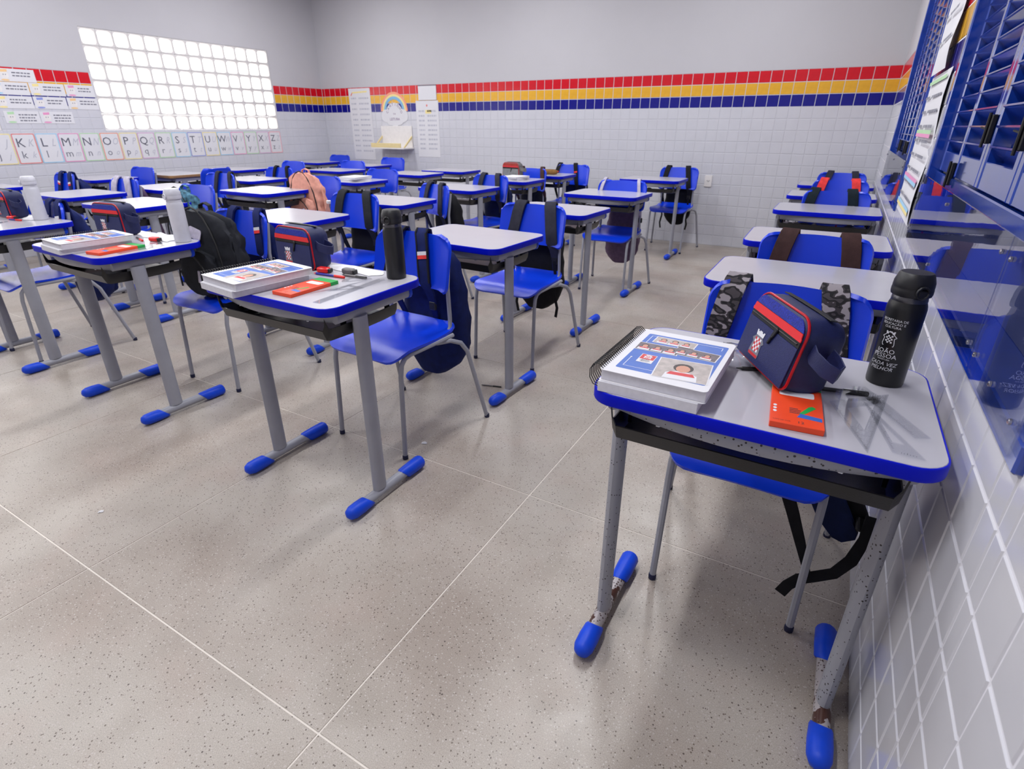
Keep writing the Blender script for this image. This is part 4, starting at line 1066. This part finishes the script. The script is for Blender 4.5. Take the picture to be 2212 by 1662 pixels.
# ================================================================ ON THE WALLS
def wall_thing(name, label, cat, wall, p, z, group=None):
    """an Empty on a wall; its local x runs to the viewer's right, y up, z out of the wall"""
    if wall == 'left': return thing(name, label, cat, (XL+.0012, p, z), (PI/2, 0, PI/2), group)
    if wall == 'back': return thing(name, label, cat, (p, YB-.0012, z), (PI/2, 0, 0), group)
    return thing(name, label, cat, (XR-.0012, p, z), (PI/2, 0, -PI/2), group)
def tone(c): return plain('card_border_%d_%d_%d' % c, rgb(*c), .6)
BORD = {'orange': tone((236,196,140)), 'red': tone((226,130,126)), 'light blue': tone((160,204,232)), 'pink': tone((226,150,190)), 'green': tone((178,216,170)), 'salmon': tone((240,160,130)), 'yellow': tone((238,220,150)), 'mauve': tone((214,170,206)), 'blue': tone((140,150,212)), 'rose': tone((238,160,170))}
seq = [('J','yellow'),('K','red'),('L','light blue'),('M','pink'),('N','green'),('O','salmon'),('P','yellow'),('Q','mauve'),('R','green'),('S','light blue'),('T','blue'),('U','yellow'),('W','light blue'),('V','pink'),('Y','green'),('X','mauve'),('Z','rose')]
cp = .1965
for i, (ch, colr) in enumerate(seq):
    t = wall_thing('alphabet_card', 'alphabet card with letter %s and %s border below the block window' % (ch, colr), 'card', 'left', 2.578+cp*(i-1)+cp/2, .888, 'alphabet cards')
    w, h = cp-.006, .278
    build('sheet', MB().rprism(rrect(0, h/2, w, h, .012, 3), 0, .0012, .0002), M_paper, t, smooth=0)
    build('border', MB().ring_plate(rrect(0, h/2, w-.002, h-.002, .011, 3), rrect(0, h/2, w-.018, h-.018, .008, 3), .0012, .0016), BORD[colr], t, smooth=0)
    mb = MB(); text(mb, ch, -.038, .155, .0018, .115); build('capital', mb, M_letter, t, smooth=0)
    mb = MB(); text(mb, ch.lower(), -.036, .052, .0018, .095); build('small_letter', mb, M_papergrey, t, smooth=0)
    mb = MB(); text(mb, ch, .040, .158, .0018, .100, shear=.3, sx=.75); build('slanted_capital', mb, M_inklight, t, smooth=0)
    mb = MB(); text(mb, ch.lower(), .040, .054, .0018, .085, shear=.35, sx=.8); build('slanted_letter', mb, M_inklight, t, smooth=0)
# classroom rule cards
icons = ['orange', 'light blue', 'yellow', 'pink', 'yellow', 'blue', 'orange', 'green', 'pink']
spots9 = [(2.64,1.622,.30),(2.555,1.507,.30),(2.862,1.510,.30),(3.170,1.512,.265),(2.555,1.388,.30),(2.862,1.390,.285),(3.155,1.392,.285),(2.585,1.256,.285),(2.878,1.256,.29)]
where = ['single top card', 'second row, left', 'second row, middle', 'second row, next to the block window', 'third row, left', 'third row, middle', 'third row, next to the block window', 'bottom row, left', 'bottom row, right']
for i, (y, z, w) in enumerate(spots9):
    t = wall_thing('rule_card', 'printed rule card with %s icon, %s' % (icons[i], where[i]), 'card', 'left', y, z, 'classroom rule cards')
    h = .110
    build('sheet', MB().cbox(0, w, 0, h, 0, .0012, .0003), M_paper, t, smooth=0)
    mb = MB(); mb.cur = 0; mb.poly(ellipse(.055, .055, .032, .036, 14), .0014); mb.cur = 1; mb.poly([(.030,.078),(.082,.082),(.084,.104),(.028,.100)], .0015); mb.poly(ellipse(.05, .012, .034, .008, 10), .0015)
    mb.cur = 2; mb.poly(ellipse(.046, .058, .004, .006, 6), .0016); mb.poly(ellipse(.064, .058, .004, .006, 6), .0016)
    build('icon', mb, [M_shelf, BORD[icons[i]], M_papergrey], t, smooth=0)
    mb = MB(); rnd = random.Random(i)
    for r_ in range(2+(i in (7, 8))):
        x = .115; zy = .072-.026*r_
        while x < w-.035:
            ww = rnd.uniform(.012, .035)
            if x+ww > w-.015: break
            mb.poly([(x, zy), (x+ww, zy), (x+ww, zy+.011), (x, zy+.011)], .0014); x += ww+.006
    build('printed_lines', mb, M_papergrey, t, smooth=0)

# back wall: lists, reading corner sign, shelf, board, socket
def list_poster(label, x, z, w, h, rows, seed, deco, grp='tall list posters'):
    t = wall_thing('list_poster', label, 'poster', 'back', x, z, grp)
    build('sheet', MB().cbox(0, w, 0, h, 0, .0012, .0003), M_paper, t, smooth=0)
    mb = MB(); rnd = random.Random(seed)
    for r_ in range(rows):
        zy = h-.14-(h-.18)*r_/rows
        for xa, xb in ((.04, .14), (.19, w-.04)):
            x_ = xa
            while x_ < xb:
                ww = rnd.uniform(.015, .05); e = min(x_+ww, xb); mb.poly([(x_, zy), (e, zy), (e, zy+.022), (x_, zy+.022)], .0014); x_ += ww+.008
    build('printed_lines', mb, M_inklight, t, smooth=0)
    mb = MB(); mb.cur = 0
    if deco == 'pencil':
        mb.poly([(.07, h-.065), (w-.06, h-.055), (w-.06, h-.035), (.07, h-.045)], .0014); mb.cur = 1; mb.poly([(.035, h-.09), (.05, h-.10), (.078, h-.062), (.068, h-.050)], .0014)
    else:
        mb.poly([(.16, h-.16), (.26, h-.16), (.26, h-.115), (.16, h-.115)], .0014); mb.cur = 1; mb.poly(ellipse(.19, h-.06, .012, .016, 8), .0014)
    build('drawing', mb, [BORD['yellow'], M_ltred], t, smooth=0)
list_poster('tall white list poster with a yellow pencil drawing in the corner', -6.555, .775, .42, .960, 11, 1, 'pencil')
list_poster('tall white list poster right of the wall shelf', -5.315, .840, .385, .715, 9, 2, 'x')
t = wall_thing('rainbow_sign', 'cloud and rainbow sign reading CANTINHO DA LEITURA above the wall shelf', 'sign', 'back', -5.705, 1.29)
mb = MB()
for k, (ri, ro, c) in enumerate(((.215, .245, 0), (.188, .215, 1), (.150, .188, 2))):
    mb.cur = c
    n = 20; o = [(ro*math.cos(PI*j/n), .14+ro*math.sin(PI*j/n)) for j in range(n+1)]; q = [(ri*math.cos(PI*j/n), .14+ri*math.sin(PI*j/n)) for j in range(n+1)]
    for j in range(n): mb.add([(o[j][0],o[j][1],.0030-.0004*k),(o[j+1][0],o[j+1][1],.0030-.0004*k),(q[j+1][0],q[j+1][1],.0030-.0004*k),(q[j][0],q[j][1],.0030-.0004*k)], [(0,1,2,3)])
build('rainbow', mb, [BORD['salmon'], BORD['yellow'], plain('rainbow_blue', rgb(130,180,214), .6)], t, smooth=0)
mb = MB()
for k, (x, y, r_) in enumerate(((0,.11,.155),(-.15,.08,.095),(.15,.08,.095),(-.08,.03,.08),(.08,.03,.08),(0,.02,.09))): mb.poly(ellipse(x, y, r_, r_*.9, 22), .0036+.00008*k)
build('cloud', mb, M_paper, t, smooth=0)
mb = MB()
for k, ch in enumerate('CANTINHO'):
    a = math.radians(165-150*k/7); vs, fs = text_geo(ch, .050); ca = a-PI/2
    mb.add([(.115*math.cos(a)+x*math.cos(ca)-y*math.sin(ca), .095+.115*math.sin(a)+x*math.sin(ca)+y*math.cos(ca), .0045) for x, y, _ in vs], fs)
text(mb, 'DA', 0, .095, .0045, .032); text(mb, 'LEITURA', 0, .022, .0045, .048)
build('lettering', mb, plain('plum_ink', rgb(112,74,120), .7), t, smooth=0)
t = wall_thing('wall_shelf', 'white wall shelf with pale yellow lip and slanted brackets', 'shelf', 'back', -5.69, .955)
build('back_panel', MB().cbox(-.285, .285, 0, .285, 0, .012, .002), M_shelf, t, smooth=0)
build('board', MB().cbox(-.300, .300, -.014, .004, .0, .235, .002), M_shelf, t, smooth=0)
build('lip', MB().cbox(-.300, .250, .0045, .062, .222, .235, .002), M_yellowwood, t, smooth=0)
for x in (-.275, .275):
    build('bracket', MB().add([(x-.008,.005,.205),(x+.008,.005,.205),(x+.008,.005,.18),(x-.008,.005,.18),(x-.008,.155,.012),(x+.008,.155,.012),(x+.008,.125,.012),(x-.008,.125,.012)], [(0,1,2,3),(7,6,5,4),(0,4,5,1),(1,5,6,2),(2,6,7,3),(3,7,4,0)]), M_yellowwood, t, smooth=0)
t = wall_thing('memo_board', 'small white memo board with thin dark top rail on the tile border', 'board', 'back', -5.255, 1.560)
build('panel', MB().cbox(0, .305, 0, .172, 0, .010, .002), M_paper, t, smooth=0)
build('top_rail', MB().cbox(0, .305, .1725, .182, 0, .013, .002), M_papergrey, t, smooth=0)
t = wall_thing('wall_socket', 'white wall socket plate on the back wall tiles', 'socket', 'back', -1.283, .690)
build('plate', MB().rprism(rrect(0, 0, .078, .120, .008, 3), 0, .008, .002), M_shelf, t)
build('socket_holes', MB().lathe([(.0045, .0081), (.0045, .0084)], 8, -.010, .004).lathe([(.0045, .0081), (.0045, .0084)], 8, .010, .004).lathe([(.0045, .0081), (.0045, .0084)], 8, 0, -.004), M_ink, t, smooth=0)

# right wall pier: long paper lists
def pier_list(label, y, z, w, h, rows, seed, bars, tilt=0, out=0):
    t = wall_thing('paper_list', label, 'poster', 'right', y, z, 'paper lists on the pier')
    t.location.x -= out
    build('sheet', MB().grid([[(w*(u-.0), h*v, .004+.006*math.sin(3*v*PI)*u) for u in (0, .25, .5, .75, 1)] for v in [k/12 for k in range(13)]], .0008), M_paper, t, smooth=60)
    mb = MB(); rnd = random.Random(seed)
    for r_ in range(rows):
        zy = h*(.94-.90*r_/rows)
        for xa, xb in ((.06*w, .32*w), (.42*w, .92*w)):
            x_ = xa
            while x_ < xb:
                ww = rnd.uniform(.015, .05); e = min(x_+ww, xb); mb.poly([(x_, zy), (e, zy), (e, zy+.011), (x_, zy+.011)], .0118); x_ += ww+.008
    build('printed_lines', mb, M_papergrey, t, smooth=0)
    mb = MB()
    for c, v in bars: mb.cur = c; mb.poly([(.06*w, h*v), (.94*w, h*v), (.94*w, h*v+.014), (.06*w, h*v+.014)], .0120)
    build('colour_bars', mb, [BORD['green'], BORD['pink'], BORD['light blue'], BORD['yellow']], t, smooth=0)
pier_list('long white paper list with coloured bars hanging between the two louvred windows', 3.40, .875, .66, .565, 9, 4, [(0,.94),(0,.60),(1,.575),(1,.28),(2,.255),(2,.08),(3,.055)])
pier_list('narrow paper strip with big dark writing above the long list', 3.36, 1.445, .48, .42, 4, 5, [], 0, .012)

# fine print is too small to take apart letter by letter
for o in list(S.objects):
    if o.type == 'MESH' and o.name.split('.')[0] in ('printed_lines', 'lettering', 'scale_marks', 'print'): o['kind'] = 'stuff'
